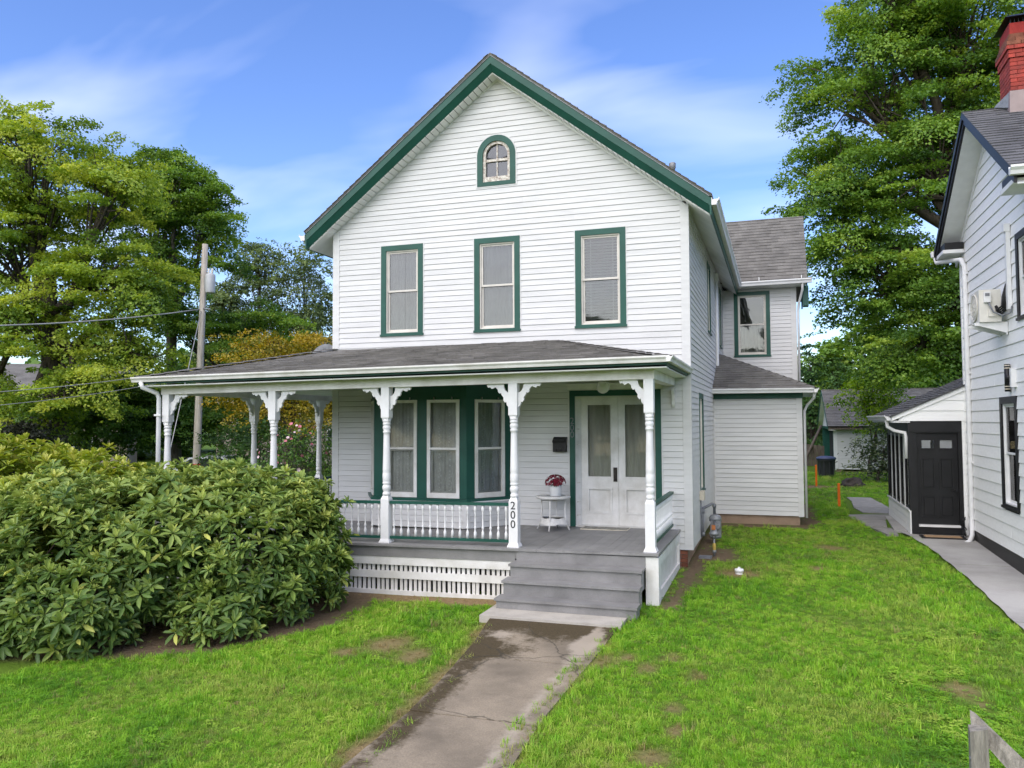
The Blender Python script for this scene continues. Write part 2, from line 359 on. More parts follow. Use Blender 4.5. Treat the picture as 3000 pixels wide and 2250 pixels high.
def mat_ground():
    m, nt, b = nt_of('lawn_soil'); N, L = nt.nodes, nt.links
    b.inputs['Roughness'].default_value = .95; b.inputs['Specular IOR Level'].default_value = .1
    geo = N.new('ShaderNodeNewGeometry')
    def nz(s, d=4):
        n = N.new('ShaderNodeTexNoise'); n.inputs['Scale'].default_value = s; n.inputs['Detail'].default_value = d; L.new(geo.outputs['Position'], n.inputs['Vector']); return n.outputs['Fac']
    def mix(f, a, bb):
        x = N.new('ShaderNodeMix'); x.data_type = 'RGBA'
        for k, vv in (('Factor', f), ('A', a), ('B', bb)):
            if hasattr(vv, 'links') or hasattr(vv, 'is_linked'): L.new(vv, x.inputs[k])
            else: x.inputs[k].default_value = vv
        return x.outputs['Result']
    g = mix(nz(.8), (.085, .16, .016, 1), (.14, .225, .022, 1)); g = mix(nz(30.), g, (.06, .11, .014, 1))
    s = mix(nz(25., 6), (.30, .22, .12, 1), (.16, .11, .055, 1))
    d = mix(nz(14., 6), (.085, .062, .038, 1), (.21, .155, .10, 1))
    a1 = N.new('ShaderNodeAttribute'); a1.attribute_name = 'straw'; a2 = N.new('ShaderNodeAttribute'); a2.attribute_name = 'dirt'
    c = mix(a1.outputs['Fac'], g, s); c = mix(a2.outputs['Fac'], c, d); L.new(c, b.inputs['Base Color'])
    bp = N.new('ShaderNodeBump'); bp.inputs['Strength'].default_value = .8; bp.inputs['Distance'].default_value = .03; L.new(nz(30., 6), bp.inputs['Height']); L.new(bp.outputs[0], b.inputs['Normal'])
    return m
def build_ground():
    xs = np.concatenate([np.linspace(-400, -30, 12), np.linspace(-26, -10.5, 30), np.arange(-10, 6.01, .1), np.linspace(7, 30, 25), np.linspace(40, 400, 10)])
    ys = np.concatenate([np.linspace(-60, -13, 8), np.arange(-12, 8.01, .1), np.linspace(8.5, 30, 44), np.linspace(35, 600, 14)])
    X, Y = np.meshgrid(xs, ys); Z = gz(X, Y)+(vnoise(X, Y, .7, 5)-.5)*.03*((X > -12) & (Y < 14))
    v = np.stack([X, Y, Z], -1).reshape(-1, 3); nx, ny = len(xs), len(ys)
    i = np.arange(nx*ny).reshape(ny, nx); q = np.stack([i[:-1, :-1], i[:-1, 1:], i[1:, 1:], i[1:, :-1]], -1).reshape(-1, 4)
    me = np_mesh('ground', v, q, mat_ground(), smooth=True)
    d, s, h = masks(X.ravel(), Y.ravel())
    for n, a in (('dirt', d), ('straw', s)):
        at = me.attributes.new(n, 'FLOAT', 'POINT'); at.data.foreach_set('value', a.astype(np.float32))
    o = bpy.data.objects.new('ground', me); link(o); tag(o, 'bright green lawn with tan bare patches and brown earth by the walls', None, None, 'structure')
build_ground()
# ------------------------------------------------------------------ generic wall pieces
def siding(parent, fr, z0, z1, course, bounds, holes, m, name='siding_board', single=True, lip=.026, thin=.008):
    """lapped boards: one object per board, split where an opening interrupts it. holes: (z_lo, z_hi, fn(z)->(a,b))"""
    z = z0; joined = MB(); cnt = 0
    while z < z1-.01:
        zt = min(z+course, z1); zm = (z+zt)/2
        lo0, hi0 = bounds(z); lo1, hi1 = bounds(zt)
        if hi0-lo0 < .05: break
        if hi1 < lo1: lo1 = hi1 = (lo1+hi1)/2
        cuts = sorted(h[2](zm) for h in holes if h[0] < zm < h[1])
        spans = []; a, a1 = lo0, lo1
        for c0, c1 in cuts:
            if c0 > a+.02: spans.append((a, a1, c0, c0))
            a = a1 = c1
        if hi0 > a+.02: spans.append((a, a1, hi0, hi1))
        if single:
            sp2 = []
            for s0, s0t, s1, s1t in spans:
                if s1-s0 > 4.2:
                    c = s0+(s1-s0)*random.uniform(.25, .75); sp2 += [(s0, s0t, c, c), (c, c, s1, s1t)]
                else: sp2.append((s0, s0t, s1, s1t))
            spans = sp2
        for s0, s0t, s1, s1t in spans:
            mb = MB() if single else joined; zl = z-.004
            j = random.uniform(-.0025, .0025)
            q = .89; zg = z+(zt-z)*q; m0, m1 = s0+(s0t-s0)*q, s1+(s1t-s1)*q; lp = lip+j
            mb.add([fr(s0, 0, zl), fr(s0, lp, zl), fr(m0, thin+.008, zg), fr(s0t, thin-.003, zt), fr(s0t, -.004, zt),
                    fr(s1, 0, zl), fr(s1, lp, zl), fr(m1, thin+.008, zg), fr(s1t, thin-.003, zt), fr(s1t, -.004, zt)],
                   [(0, 1, 6, 5), (1, 2, 7, 6), (2, 3, 8, 7), (3, 4, 9, 8), (4, 0, 5, 9), (0, 4, 3, 2, 1), (5, 6, 7, 8, 9)])
            if single: mb.build(name, m, parent); cnt += 1
        z += course
    if not single: joined.build(name, m, parent, kind='stuff')
    return cnt
def shingles(parent, m, P0, u, v, Lv, bounds, e=.14, strip=.92, single=True, sg=False, tmin=.007, tmax=.017, lift=.004):
    P0 = Vector(P0); u = Vector(u).normalized(); v = Vector(v).normalized(); n = u.cross(v)
    if n.z < 0: n = -n
    j = 0; joined = MB(); cnt = 0
    while j*e < Lv-.02:
        v0, v1 = j*e, min((j+1)*e+.012, Lv); lo0, hi0 = bounds(v0); lo1, hi1 = bounds(v1)
        if hi0-lo0 < .04: break
        a = lo0-random.uniform(0, strip)
        while a < hi0:
            mb = MB() if single else joined; b_end = min(a+strip, hi0); t = max(a, lo0); k0 = len(mb.v)
            while t < b_end-.005:
                t1 = min(t+random.uniform(.16, .36), b_end)
                if b_end-t1 < .07: t1 = b_end
                th = lift+random.uniform(tmin, tmax)
                c0, c1 = min(max(t, lo1), hi1), min(max(t1, lo1), hi1); w0 = v0+random.uniform(-.006, .006)
                P = lambda aa, vv, h: P0+u*aa+v*vv+n*h
                mb.add([P(t, w0, 0), P(t1, w0, 0), P(t1, w0, th), P(t, w0, th), P(c0, v1, lift*.5), P(c1, v1, lift*.5)], [(0, 1, 2, 3), (3, 2, 5, 4), (0, 3, 4), (1, 5, 2)])
                t = t1
            if single and len(mb.v) > k0: mb.build('shingle', m, parent, sg=sg); cnt += 1
            a += strip
        j += 1
    if not single and joined.v: joined.build('shingle', m, parent, sg=sg, kind='stuff')
    return cnt
def curtain(parent, fr, a0, a1, b, z0, z1, m, waves=6, amp=.018, name='curtain', gather=1.0):
    n = waves*6; vs = []; fs = []; ph = random.uniform(0, 6)
    for i in range(n+1):
        t = i/n; a = a0+(a1-a0)*t; w = amp*math.sin(t*waves*2*math.pi+ph)+amp*.5*math.sin(t*waves*3.7+ph*2)
        vs += [fr(a, b+w, z0), fr(a, b+w*.7, z1)]
    for i in range(n): fs.append((2*i, 2*i+2, 2*i+3, 2*i+1))
    mb = MB().add(vs, fs, True); return mb.build(name, m, parent)
def window(parent, fr, a0, a1, z0, z1, m_case, style='curtain', wc=.10, storm='storm', proud=.034, glass='glass', jtrim=True, split=.51):
    """double-hung window: casing (part) with sashes, panes, curtain or blind as sub-parts"""
    mb = MB().ring(fr, a0, a1, z0, z1, wc, -.06, proud, wb=wc*.55, wt=wc*.95)
    case = mb.build('window', M[m_case], parent)
    if jtrim:
        MB().ring(fr, a0-.02, a1+.02, z0-.02, z1+.02, .024, .002, proud-.008).build('trim', M['vinyl'], case)
    MB().fbox(fr, a0-.012, a1+.012, -.02, proud+.018, z0-.004, z0+.034).build('sill', M[m_case], case)
    i0, i1, j0, j1 = a0+wc, a1-wc, z0+wc*.55, z1-wc*.95
    MB().ring(fr, i0, i1, j0, j1, .022, -.07, .012).build('storm_frame', M[storm], case)
    zm = j0+(j1-j0)*split; s = .036
    MB().ring(fr, i0+.016, i1-.016, zm-.02, j1-.016, s, -.035, -.012, wb=.034).build('sash', M[storm], case)
    MB().ring(fr, i0+.016, i1-.016, j0+.016, zm+.012, s, -.062, -.038, wb=.05, wt=.03).build('sash', M[storm], case)
    MB().fbox(fr, i0+.05, i1-.05, -.027, -.023, zm+.012, j1-.05).build('pane', M[glass], case)
    MB().fbox(fr, i0+.05, i1-.05, -.053, -.049, j0+.064, zm-.016).build('pane', M[glass], case)
    if style == 'blind':
        bm = MB(); z = j0+.05
        while z < j1-.03:
            bm.add([fr(i0+.03, -.105, z), fr(i1-.03, -.105, z), fr(i1-.03, -.085, z+.027), fr(i0+.03, -.085, z+.027)], [(0, 1, 2, 3)]); z += .05
        for aa in (i0+.14, i1-.14): bm.fbox(fr, aa-.004, aa+.004, -.1, -.09, j0+.04, j1-.02)
        bm.build('blind', M['blind'], case)
    elif style == 'curtain':
        w = i1-i0
        curtain(case, fr, i0+.02, i0+w*.49, -.10, j0+.02, j1-.02, M['sheer'], 4)
        curtain(case, fr, i0+w*.53, i1-.02, -.105, j0+.02, j1-.02, M['sheer'], 4)
    elif style == 'sheer':
        curtain(case, fr, i0+.02, i1-.02, -.105, j0+.02, j1-.02, M['sheer'], 7, .012)
    elif style == 'lower':
        curtain(case, fr, i0+.02, i1-.02, -.105, j0+.02, zm, M['sheer'], 7, .012)
    MB().fbox(fr, i0-.08, i1+.08, -.20, -.16, j0-.08, j1+.08).build('unlit_room_sheet', M['dark'], case)  # dark sheet standing in for the unlit room behind the panes
    return case
def gutter(parent, p0, p1, out, m='white', size=.11, name='gutter', sg=False, end=True):
    """K-style gutter from p0 to p1 (top back edge), out = outward unit vector"""
    p0, p1, out = Vector(p0), Vector(p1), Vector(out).normalized()
    prof = [(0, 0), (0, -size*.95), (size*.62, -size*.95), (size*.74, -size*.55), (size, -size*.25), (size, 0), (size*.9, 0), (size*.9, -size*.2), (size*.1, -size*.25), (size*.06, 0)]
    vs = []; n = len(prof)
    for p in (p0, p1): vs += [p+out*a+Vector((0, 0, z)) for a, z in prof]
    fs = [(i, (i+1) % n, n+(i+1) % n, n+i) for i in range(n)]+[tuple(range(n))[::-1], tuple(range(n, 2*n))]
    return MB().add(vs, fs).build(name, M[m], parent, sg=sg)

# ------------------------------------------------------------------ the white house
W = 6.508; XR = -W/2
HOUSE = thing('white_house', 'white two-storey gabled house with dark green trim and wraparound porch', 'house', (-3.25, 4, -.58))
FRONT = Fr((0, 0, 0), (1, 0, 0), (0, -1, 0)); SIDE = Fr((0, 0, 0), (0, 1, 0), (1, 0, 0))
def build_house():
    H = HOUSE
    # inner cores
    ZT = 5.31
    MB().box(-W+.2, -.21, .21, 12.0, -.3, 5.3).build('wall_core', M['dark'], H)
    g = MB(); g.poly([(-W+.05, .21, 5.3), (-.05, .21, 5.3), (XR, .21, 7.75)], (0, 11.7, 0)); g.build('attic_core', M['dark'], H)
    # front wall
    fw = MB().box(-W+.02, -.02, .0, .012, 2.9, 3.0).build('front_wall', M['vinyl'], H)
    def bnd(z): 
        if z <= 5.33: return (-W+.105, -.105)
        k = (7.83-z)/.7535; return (max(XR-k, -W+.105), min(XR+k, -.105))
    rect = lambda a, b: (lambda z: (a, b))
    arch = lambda z: ((-3.575, -2.975) if z < 6.45 else (-3.275-math.sqrt(max(.31**2-(z-6.45)**2, 0)), -3.275+math.sqrt(max(.31**2-(z-6.45)**2, 0))))
    holes = [(3.35, 4.96, rect(-5.50, -4.715)), (3.35, 4.96, rect(-3.67, -2.875)), (3.35, 4.96, rect(-1.838, -1.03)), (5.94, 6.755, arch), (-1, 2.25, rect(-1.95, -.485)), (-.02, 2.43, rect(-5.70, -3.02))]
    n = siding(fw, FRONT, -.295, 7.83, .0978, bnd, holes, M['vinyl'])
    MB().box(-.105, .03, -.03, .0, -.30, 5.33).box(.0, .03, 0, .105, -.30, 5.33).build('corner_board', M['vinyl'], H)
    MB().box(-W-.03, -W+.105, -.03, .0, -.30, 5.33).box(-W-.03, -W, 0, .105, -.30, 5.33).build('corner_board', M['vinyl'], H)
    # right side wall (steep view): boards joined
    sw = MB().box(-.012, 0, .105, 12, 5.2, 5.3).build('side_wall', M['vinyl'], H)
    sh = [(.50, 2.23, rect(1.36, 2.13)), (3.58, 5.0, rect(3.55, 4.25)), (3.58, 5.0, rect(7.0, 7.6))]
    siding(sw, SIDE, -.295, 5.33, .0978, lambda z: (.10, 8.4), sh, M['vinyl'], single=False)
    lf = Fr((-W, 0, 0), (0, 1, 0), (-1, 0, 0)); siding(sw, lf, -.295, 5.33, .0978, lambda z: (.10, 12), [], M['vinyl'], single=False)
    window(H, SIDE, 1.33, 2.16, .475, 2.25, 'green', 'sheer')
    window(H, SIDE, 3.52, 4.28, 3.555, 5.03, 'green', 'sheer')
    window(H, SIDE, 6.97, 7.63, 3.555, 5.03, 'green', 'sheer')
    # foundation
    MB().box(-W+.05, -.37, .02, .2, -.9, -.30).box(-W+.06, -.09, .06, 9, -.95, -.301).build('foundation', M['tanconc'], H)
    fb = MB().box(-.37, -.075, .03, .09, -.75, -.31).build('brick_pier', M['mortar'], H)
    bm = MB().box(0, .195, 0, .05, 0, .058).mesh('brick', M['brick']); bh = MB().box(0, .093, 0, .05, 0, .058).mesh('brick', M['brick'])
    for r in range(7):
        z = -.375-r*.066; x = -.365 if r % 2 else -.47+.105
        seq = [(x, bm), (x+.203, bh)] if r % 2 else [(x, bh), (x+.101, bm)]
        for xx, me in seq: inst('brick', me, fb, (xx, .014-random.uniform(0, .004), z))
    # upper front windows
    window(H, FRONT, -5.529, -4.687, 3.323, 4.987, 'green', 'curtain')
    window(H, FRONT, -3.696, -2.849, 3.323, 4.987, 'green', 'sheer')
    window(H, FRONT, -1.864, -1.002, 3.323, 4.987, 'green', 'blind')
    # arched attic window
    def arc(r0, z0, zs, cx, b, off, k=18):
        pts = [FRONT(cx-r0, b, z0), FRONT(cx+r0, b, z0)]+[FRONT(cx+r0*math.cos(t), b, zs+r0*math.sin(t)) for t in np.linspace(0, math.pi, k)]
        return pts
    def arch_ring(ro, ri, zo, zi, zs, cx, b0, b1, k=18):
        mb = MB(); O = [(-ro, zo)]+[(-ro*math.cos(t), zs+ro*math.sin(t)) for t in np.linspace(0, math.pi, k)]+[(ro, zo)]
        I = [(-ri, zi)]+[(-ri*math.cos(t), zs+ri*math.sin(t)) for t in np.linspace(0, math.pi, k)]+[(ri, zi)]
        nn = len(O); vs = []
        for b in (b0, b1): vs += [FRONT(cx+a, b, z) for a, z in O]+[FRONT(cx+a, b, z) for a, z in I]
        fs = []
        for i in range(nn):
            j = (i+1) % nn
            fs += [(i, j, nn+j, nn+i), (2*nn+i, 3*nn+i, 3*nn+j, 2*nn+j), (i, 2*nn+i, 2*nn+j, j), (nn+i, nn+j, 3*nn+j, 3*nn+i)]
        return mb.add(vs, fs)
    cx = -3.275
    aw = arch_ring(.357, .255, 5.908, 5.98, 6.45, cx, -.04, .04).build('attic_window', M['green'], H)
    arch_ring(.382, .355, 5.885, 5.91, 6.45, cx, .0, .03).build('trim', M['vinyl'], aw)
    arch_ring(.257, .205, 5.975, 6.075, 6.45, cx, -.05, .012).build('frame', M['peel'], aw, label='weathered frame with paint flaking off to bare wood')
    mu = MB().fbox(FRONT, cx-.011, cx+.011, -.045, -.02, 6.06, 6.65).build('muntin', M['peel'], aw)
    MB().fbox(FRONT, cx-.24, cx+.235, -.045, .0, 6.345, 6.39).build('rail', M['peel'], aw)
    for s in (-1, 1):
        MB().fbox(FRONT, cx+min(s*.012, s*.21), cx+max(s*.012, s*.21), -.038, -.034, 6.07, 6.345).build('pane', M['glassd'], aw)
        pts = [FRONT(cx+s*.012, -.034, 6.392)]+[FRONT(cx+s*.21*math.cos(t), -.034, 6.44+.21*math.sin(t)) for t in np.linspace(0, math.pi/2-.06, 8)]
        MB().poly(pts, (0, .004, 0)).build('pane', M['glassd'], aw)
    MB().fbox(FRONT, cx-.3, cx+.3, -.19, -.17, 5.95, 6.75).build('unlit_room_sheet', M['dark'], aw)  # near-black sheet in place of the unlit attic
    # main roof: slab, rake boards, soffit
    S = .77; Y0, Y1 = -.371, 9.8; ZA = 8.073; EX = .393
    def rl(x): return ZA-S*abs(x-XR)
    deck = MB()
    for s in (-1, 1):
        xe = XR+s*(-XR+EX)
        deck.poly([(XR, Y0-.02, ZA+.02), (xe+s*.03, Y0-.02, rl(xe)+.0), (xe+s*.03, Y0-.02, rl(xe)+.03), (XR, Y0-.02, ZA+.055)], (0, Y1-Y0, 0))
    roof = deck.build('main_roof', M['shingle'], H)
    for s in (-1, 1):
        xe = XR+s*(-XR+EX); vv = Vector((-s*(-XR+EX), 0, S*(-XR+EX))); Lv = vv.length
        shingles(roof, M['shingle'], (xe+s*.03, Y0-.035, rl(xe)+.03), (0, 1, 0), vv, Lv, lambda v: (0, 9.8), single=False, e=.15)
    for s in (-1, 1):
        xe = XR+s*(-XR+EX)
        def strip(d0, d1, y0, y1, y0b=None): # rake board between vertical drops d0..d1 below the roof line
            y0b = y0 if y0b is None else y0b
            p = [(XR, y0, ZA-d0), (xe, y0, rl(xe)-d0), (xe, y0b, rl(xe)-d1), (XR, y0b, ZA-d1)]
            q = [(a, y1, c) for a, b, c in p]
            return MB().hexa([p[3], p[2], q[2], q[3], p[0], p[1], q[1], q[0]])
        strip(-.012, .13, Y0, Y0+.03).build('rake_fascia', M['green'], H)
        strip(.125, .25, Y0+.0+.004, -.26, Y0+.085).build('rake_moulding', M['green'], H)
        strip(-.02, -.005, Y0-.012, Y0+.02).build('drip_edge', M['metal'], H)
        # soffit panels
        L = -XR+EX; k = 40
        for i in range(k):
            t0, t1 = i/k, (i+1)/k-.0035
            xa, xb = XR+s*L*t0, XR+s*L*t1; dz = .252
            MB().hexa([(xa, -.275, rl(xa)-dz-.012), (xb, -.275, rl(xb)-dz-.012), (xb, .01, rl(xb)-dz-.012), (xa, .01, rl(xa)-dz-.012), (xa, -.275, rl(xa)-dz), (xb, -.275, rl(xb)-dz), (xb, .01, rl(xb)-dz), (xa, .01, rl(xa)-dz)]).build('soffit_panel', M['cream'], H)
        MB().hexa([(XR, -.03, ZA-.30), (xe*1.0 if s < 0 else 0, -.03, rl(0)-.30), (0 if s > 0 else -W, .0, rl(0)-.30), (XR, .0, ZA-.30), (XR, -.03, ZA-.262), (0 if s > 0 else -W, -.03, rl(0)-.262), (0 if s > 0 else -W, .0, rl(0)-.262), (XR, .0, ZA-.262)]).build('frieze_trim', M['cream'], H)
        # eave soffit and fascia along the sides
        x_in = 0 if s > 0 else -W; xo = xe
        MB().hexa([(x_in, -.26, rl(x_in)-.275), (xo, -.26, rl(xo)-.275), (xo, 8.6, rl(xo)-.275), (x_in, 8.6, rl(x_in)-.275), (x_in, -.26, rl(x_in)-.258), (xo, -.26, rl(xo)-.258), (xo, 8.6, rl(xo)-.258), (x_in, 8.6, rl(x_in)-.258)]).build('eave_soffit', M['cream'], H)
        MB().box(min(xo, xo+s*.025), max(xo, xo+s*.025), Y0+.001, 8.3, rl(xo)-.285, rl(xo)-.005).build('eave_fascia', M['green'], H)
        gutter(H, (xo+s*.028, Y0-.02, rl(xo)-.02), (xo+s*.028, 7.95, rl(xo)-.05), (s, 0, 0), size=.12)
    # vent pipe through the right slope
    MB().lathe([(.05, 0), (.05, .5), (.062, .51), (.062, .6), (.05, .61)], (-.40, 1.5, 5.86), 10).build('vent_pipe', M['metal'], H)
    # white service conduit on the side wall
    MB().tube([(.05, 5.75, 5.1), (.05, 5.75, 3.0), (.05, 5.74, 2.7)], .035, 8).box(.02, .1, 5.7, 5.8, 4.95, 5.15).build('conduit', M['white'], H)
    # ---------------- two-storey wing
    ye = 8.2; WF = Fr((0, ye, 0), (1, 0, 0), (0, -1, 0))
    wg = MB().box(.02, 1.8, ye+.25, 13.5, -.4, 5.15).build('wing_core', M['dark'], H)
    ww = MB().box(0.02, 1.79, ye, ye+.012, 5.0, 5.12).build('wing_wall', M['vinyl'], H)
    siding(ww, WF, 2.35, 5.12, .0978, lambda z: (.03, 1.71), [(3.42, 5.04, rect(.345, 1.175))], M['vinyl'])
    WS = Fr((1.81, ye, 0), (0, 1, 0), (1, 0, 0)); siding(ww, WS, -.2, 5.12, .0978, lambda z: (.1, 5.2), [], M['vinyl'], single=False)
    MB().box(1.71, 1.84, ye-.03, ye, 2.3, 5.15).box(1.81, 1.84, ye, ye+.1, 2.3, 5.15).build('corner_board', M['vinyl'], H)
    window(H, WF, .316, 1.204, 3.38, 5.06, 'green', 'lower')
    ze, zr, yr = 5.27, 7.30, 9.8; ge = 2.09
    dk = MB(); 
    dk.poly([(-.8, ye-.42, ze-.03), (-.8, yr, zr-.03), (-.8, yr, zr), (-.8, ye-.42, ze)], (ge+.8, 0, 0))
    dk.poly([(-.8, yr, zr-.03), (-.8, 2*yr-ye+.42, ze-.03), (-.8, 2*yr-ye+.42, ze), (-.8, yr, zr)], (ge+.8, 0, 0))
    wr = dk.build('wing_roof', M['shingle'], H)
    vv = Vector((0, yr-ye+.42, zr-ze)); shingles(wr, M['shingle'], (-.3, ye-.44, ze+.0), (1, 0, 0), vv, vv.length, lambda v: (0 if v > 1.2 else .55, ge+.3+.01))
    MB().box(.3, 2.06, ye-.40, ye, 5.125, 5.15).build('wing_soffit', M['cream'], H)
    MB().box(.3, 2.07, ye-.42, ye-.40, 5.125, 5.24).build('wing_fascia', M['white'], H)
    gutter(H, (.44, ye-.425, 5.24), (2.2, ye-.425, 5.25), (0, -1, 0), size=.115)
    for xx in (.95, 1.95): MB().box(xx, xx+.02, ye-.55, ye-.43, 5.25, 5.33).build('gutter_strap', M['white'], H)
    for sgn in (1, -1):
        y_e = yr-sgn*(yr-ye+.42)
        MB().hexa([(2.06, y_e, ze-.25), (2.10, y_e, ze-.25), (2.10, yr, zr-.25), (2.06, yr, zr-.25), (2.06, y_e, ze-.032), (2.10, y_e, ze-.032), (2.10, yr, zr-.032), (2.06, yr, zr-.032)]).build('wing_rake', M['green'], H)
    MB().box(2.0, 2.13, ye-.15, ye+.2, 4.62, 5.12).build('rake_return', M['green'], H)
    MB().tube([(1.98, ye-.45, 5.15), (1.98, ye-.35, 5.0), (1.90, ye-.08, 4.7), (1.88, ye-.06, 4.5), (1.88, ye-.06, 2.4)], .03, 8).build('downspout', M['white'], H)
    # ---------------- one-storey bump-out
    yb = 4.79; BF = Fr((0, yb, 0), (1, 0, 0), (0, -1, 0))
    MB().box(.03, 1.78, yb+.02, 8.1, -.25, 2.3).build('annex_core', M['dark'], H)
    bw = MB().box(.02, 1.79, yb, yb+.012, 2.1, 2.2).build('annex_wall', M['vinyl'], H)
    siding(bw, BF, -.25, 2.215, .0978, lambda z: (.045, 1.72), [], M['vinyl'])
    BS = Fr((1.8, yb, 0), (0, 1, 0), (1, 0, 0)); siding(bw, BS, -.25, 2.215, .0978, lambda z: (.09, 3.4), [], M['vinyl'], single=False)
    MB().box(1.72, 1.83, yb-.03, yb, -.27, 2.215).box(1.8, 1.83, yb, yb+.1, -.27, 2.215).build('corner_board', M['vinyl'], H)
    MB().box(.0, .045, yb-.03, yb, -.25, 2.215).build('corner_board', M['vinyl'], H)
    MB().box(.0, 1.85, yb-.045, yb+.01, 2.218, 2.33).box(1.80, 1.85, yb+.01, 8, 2.218, 2.33).build('annex_fascia', M['green'], H)
    MB().box(.0, 2.05, yb-.33, yb+.0, 2.335, 2.35).box(1.8, 2.05, yb, 8.15, 2.335, 2.35).build('annex_soffit', M['cream'], H)
    gutter(H, (-.0, yb-.335, 2.43), (2.05, yb-.335, 2.42), (0, -1, 0), size=.1); gutter(H, (2.055, yb-.43, 2.42), (2.055, 8.1, 2.42), (1, 0, 0), size=.1)
    MB().tube([(2.08, yb-.3, 2.34), (2.06, yb-.2, 2.22), (1.94, yb+.1, 2.08), (1.88, yb+.14, 1.95), (1.88, yb+.14, -.3)], .028, 8).build('downspout', M['white'], H)
    pk = Vector((0, 6.5, 3.33)); c1 = Vector((2.06, yb-.34, 2.42)); c0 = Vector((0, yb-.34, 2.42)); c2 = Vector((2.06, 8.18, 2.42))
    br = MB().add([c0, c1, pk, Vector((0, 8.18, 3.33)), c2], [(0, 1, 2), (1, 4, 3, 2)]).build('annex_roof', M['shingle'], H)
    vv = pk-c0; Lv = vv.length
    shingles(br, M['shingle'], c0-Vector((0, .02, 0)), (1, 0, 0), vv, Lv, lambda v: (0, 2.08*(1-v/Lv)), strip=.92)
    vs2 = Vector((-2.06, 0, .91)); shingles(br, M['shingle'], (2.08, yb-.34, 2.42), (0, 1, 0), vs2, vs2.length, lambda v: (2.06*v/vs2.length, 3.7), single=False)
    d = (c1-pk)
    for i in range(14): # hip caps
        a, b2 = pk+d*(i/14), pk+d*((i+1.12)/14)
        sd = Vector((.09, -.02, -.03)); s2 = Vector((-.07, -.08, -.03)); up = Vector((0, 0, .022))
        MB().add([a+up, b2+up*1.9, a+sd, b2+sd+up*.8, a+s2, b2+s2+up*.8], [(0, 1, 3, 2), (0, 4, 5, 1)]).build('hip_shingle', M['shingle'], br)
    MB().box(.02, 1.745, yb+.03, 8.1, -.75, -.252).build('annex_foundation', M['tanconc'], H)
    return n
NF = build_house()

# ------------------------------------------------------------------ bay window and front door
def build_bay():
    H = HOUSE
    P = [(-5.73, 0), (-5.27, -.75), (-3.56, -.75), (-3.0, 0)]
    bay = MB().poly([(x, y+.17 if y else .3, .0) for x, y in P], (0, 0, 2.3)).build('bay_core', M['dark'], H)
    top = MB().poly([(x, y, 2.30) for x, y in P], (0, 0, .22)).build('bay_header', M['green'], H)
    bw = MB().poly([(x*.999, y+.02, .40) for x, y in P], (0, 0, .04)).build('bay_wall', M['vinyl'], H)
    sill = [(-5.80, 0), (-5.30, -.81), (-3.53, -.81), (-2.93, 0)]
    MB().poly([(x, y, .438) for x, y in sill], (0, 0, .042)).build('bay_sill', M['green'], H)
    MB().poly([(x*1.0, y*.985, .415) for x, y in sill], (0, 0, .022)).build('bay_trim', M['white'], H)
    faces = []
    for (x0, y0), (x1, y1) in zip(P[:-1], P[1:]):
        u = Vector((x1-x0, y1-y0, 0)); Lf = u.length; n = Vector((u.y, -u.x, 0))
        faces.append((Fr((x0, y0, 0), u, n), Lf))
    for k, (fr, Lf) in enumerate(faces):
        siding(bw, fr, .0, .425, .0978, lambda z, L=Lf: (.03, L-.03), [], M['vinyl'])
        MB().fbox(fr, -.01, .05, 0, .026, 0, .425).fbox(fr, Lf-.05, Lf+.01, 0, .026, 0, .425).build('corner_board', M['vinyl'], H)
        wins = {0: [(Lf/2-.28, Lf/2+.28)], 1: [(.225, .81), (.998, 1.585)], 2: [(.16, .16+.60)]}[k]
        z0, z1 = .487, 2.13
        pn = MB(); edges = [0]+[e for w in wins for e in w]+[Lf]
        for i in range(0, len(edges), 2): pn.fbox(fr, edges[i], edges[i+1], -.05, 0, .48, 2.30)
        for a, b in wins: pn.fbox(fr, a, b, -.05, 0, z1, 2.30)
        pn.build('bay_panel', M['green'], H)
        for a, b in wins:
            c = MB().ring(fr, a, b, z0, z1, .058, -.045, .016, wb=.085, wt=.05).build('bay_window', M['whitew'], H)
            zm = (z0+z1)/2+.0
            MB().fbox(fr, a+.058, b-.058, -.03, .012, zm-.016, zm+.02).build('meeting_rail', M['whitew'], c)
            MB().fbox(fr, a+.05, b-.05, -.02, -.016, zm+.02, z1-.05).build('pane', M['bayglass'], c)
            MB().fbox(fr, a+.05, b-.05, -.026, -.022, z0+.08, zm-.016).build('pane', M['bayglass'], c)
            MB().ring(fr, a+.058, b-.058, z0+.085, zm-.016, .03, -.04, -.027).build('sash', M['whitew'], c)
            for q in (.22, .78):
                aa = a+(b-a)*q; MB().fbox(fr, aa-.008, aa+.008, 0, .03, z1-.005, z1+.045).build('hook', M['metal'], c)
            w = b-a
            curtain(c, fr, a+.03, a+w*.5, -.078, z0+.06, z1-.04, M['curtain'], 4, .008); curtain(c, fr, a+w*.5+.003, b-.03, -.078, z0+.06, z1-.04, M['curtain'], 4, .008)
            # embroidered flowers on the lace
            fl = MB()
            for ca in (.34, .66):
                z = z0+.12
                while z < z1-.25:
                    for dz, da in ((0, -.012), (.02, .022), (.05, 0)) if random.random() < .6 else ((0, 0),):
                        r = random.uniform(.014, .021); aa = a+w*ca+da; zz = z+dz
                        fl.add([fr(aa+r*math.cos(t)*(1 if i % 2 else .55), -.062, zz+r*math.sin(t)*(1 if i % 2 else .55)) for i, t in enumerate(np.linspace(0, 2*math.pi, 11)[:-1])], [tuple(range(10))])
                    z += random.uniform(.085, .12)
            if k > 0: fl.build('lace_flowers', M['lace'], c)
            MB().fbox(fr, a, b, -.15, -.13, z0, z1).build('unlit_room_sheet', M['room'], c)  # grey sheet coloured as the dim room behind the lace
build_bay()
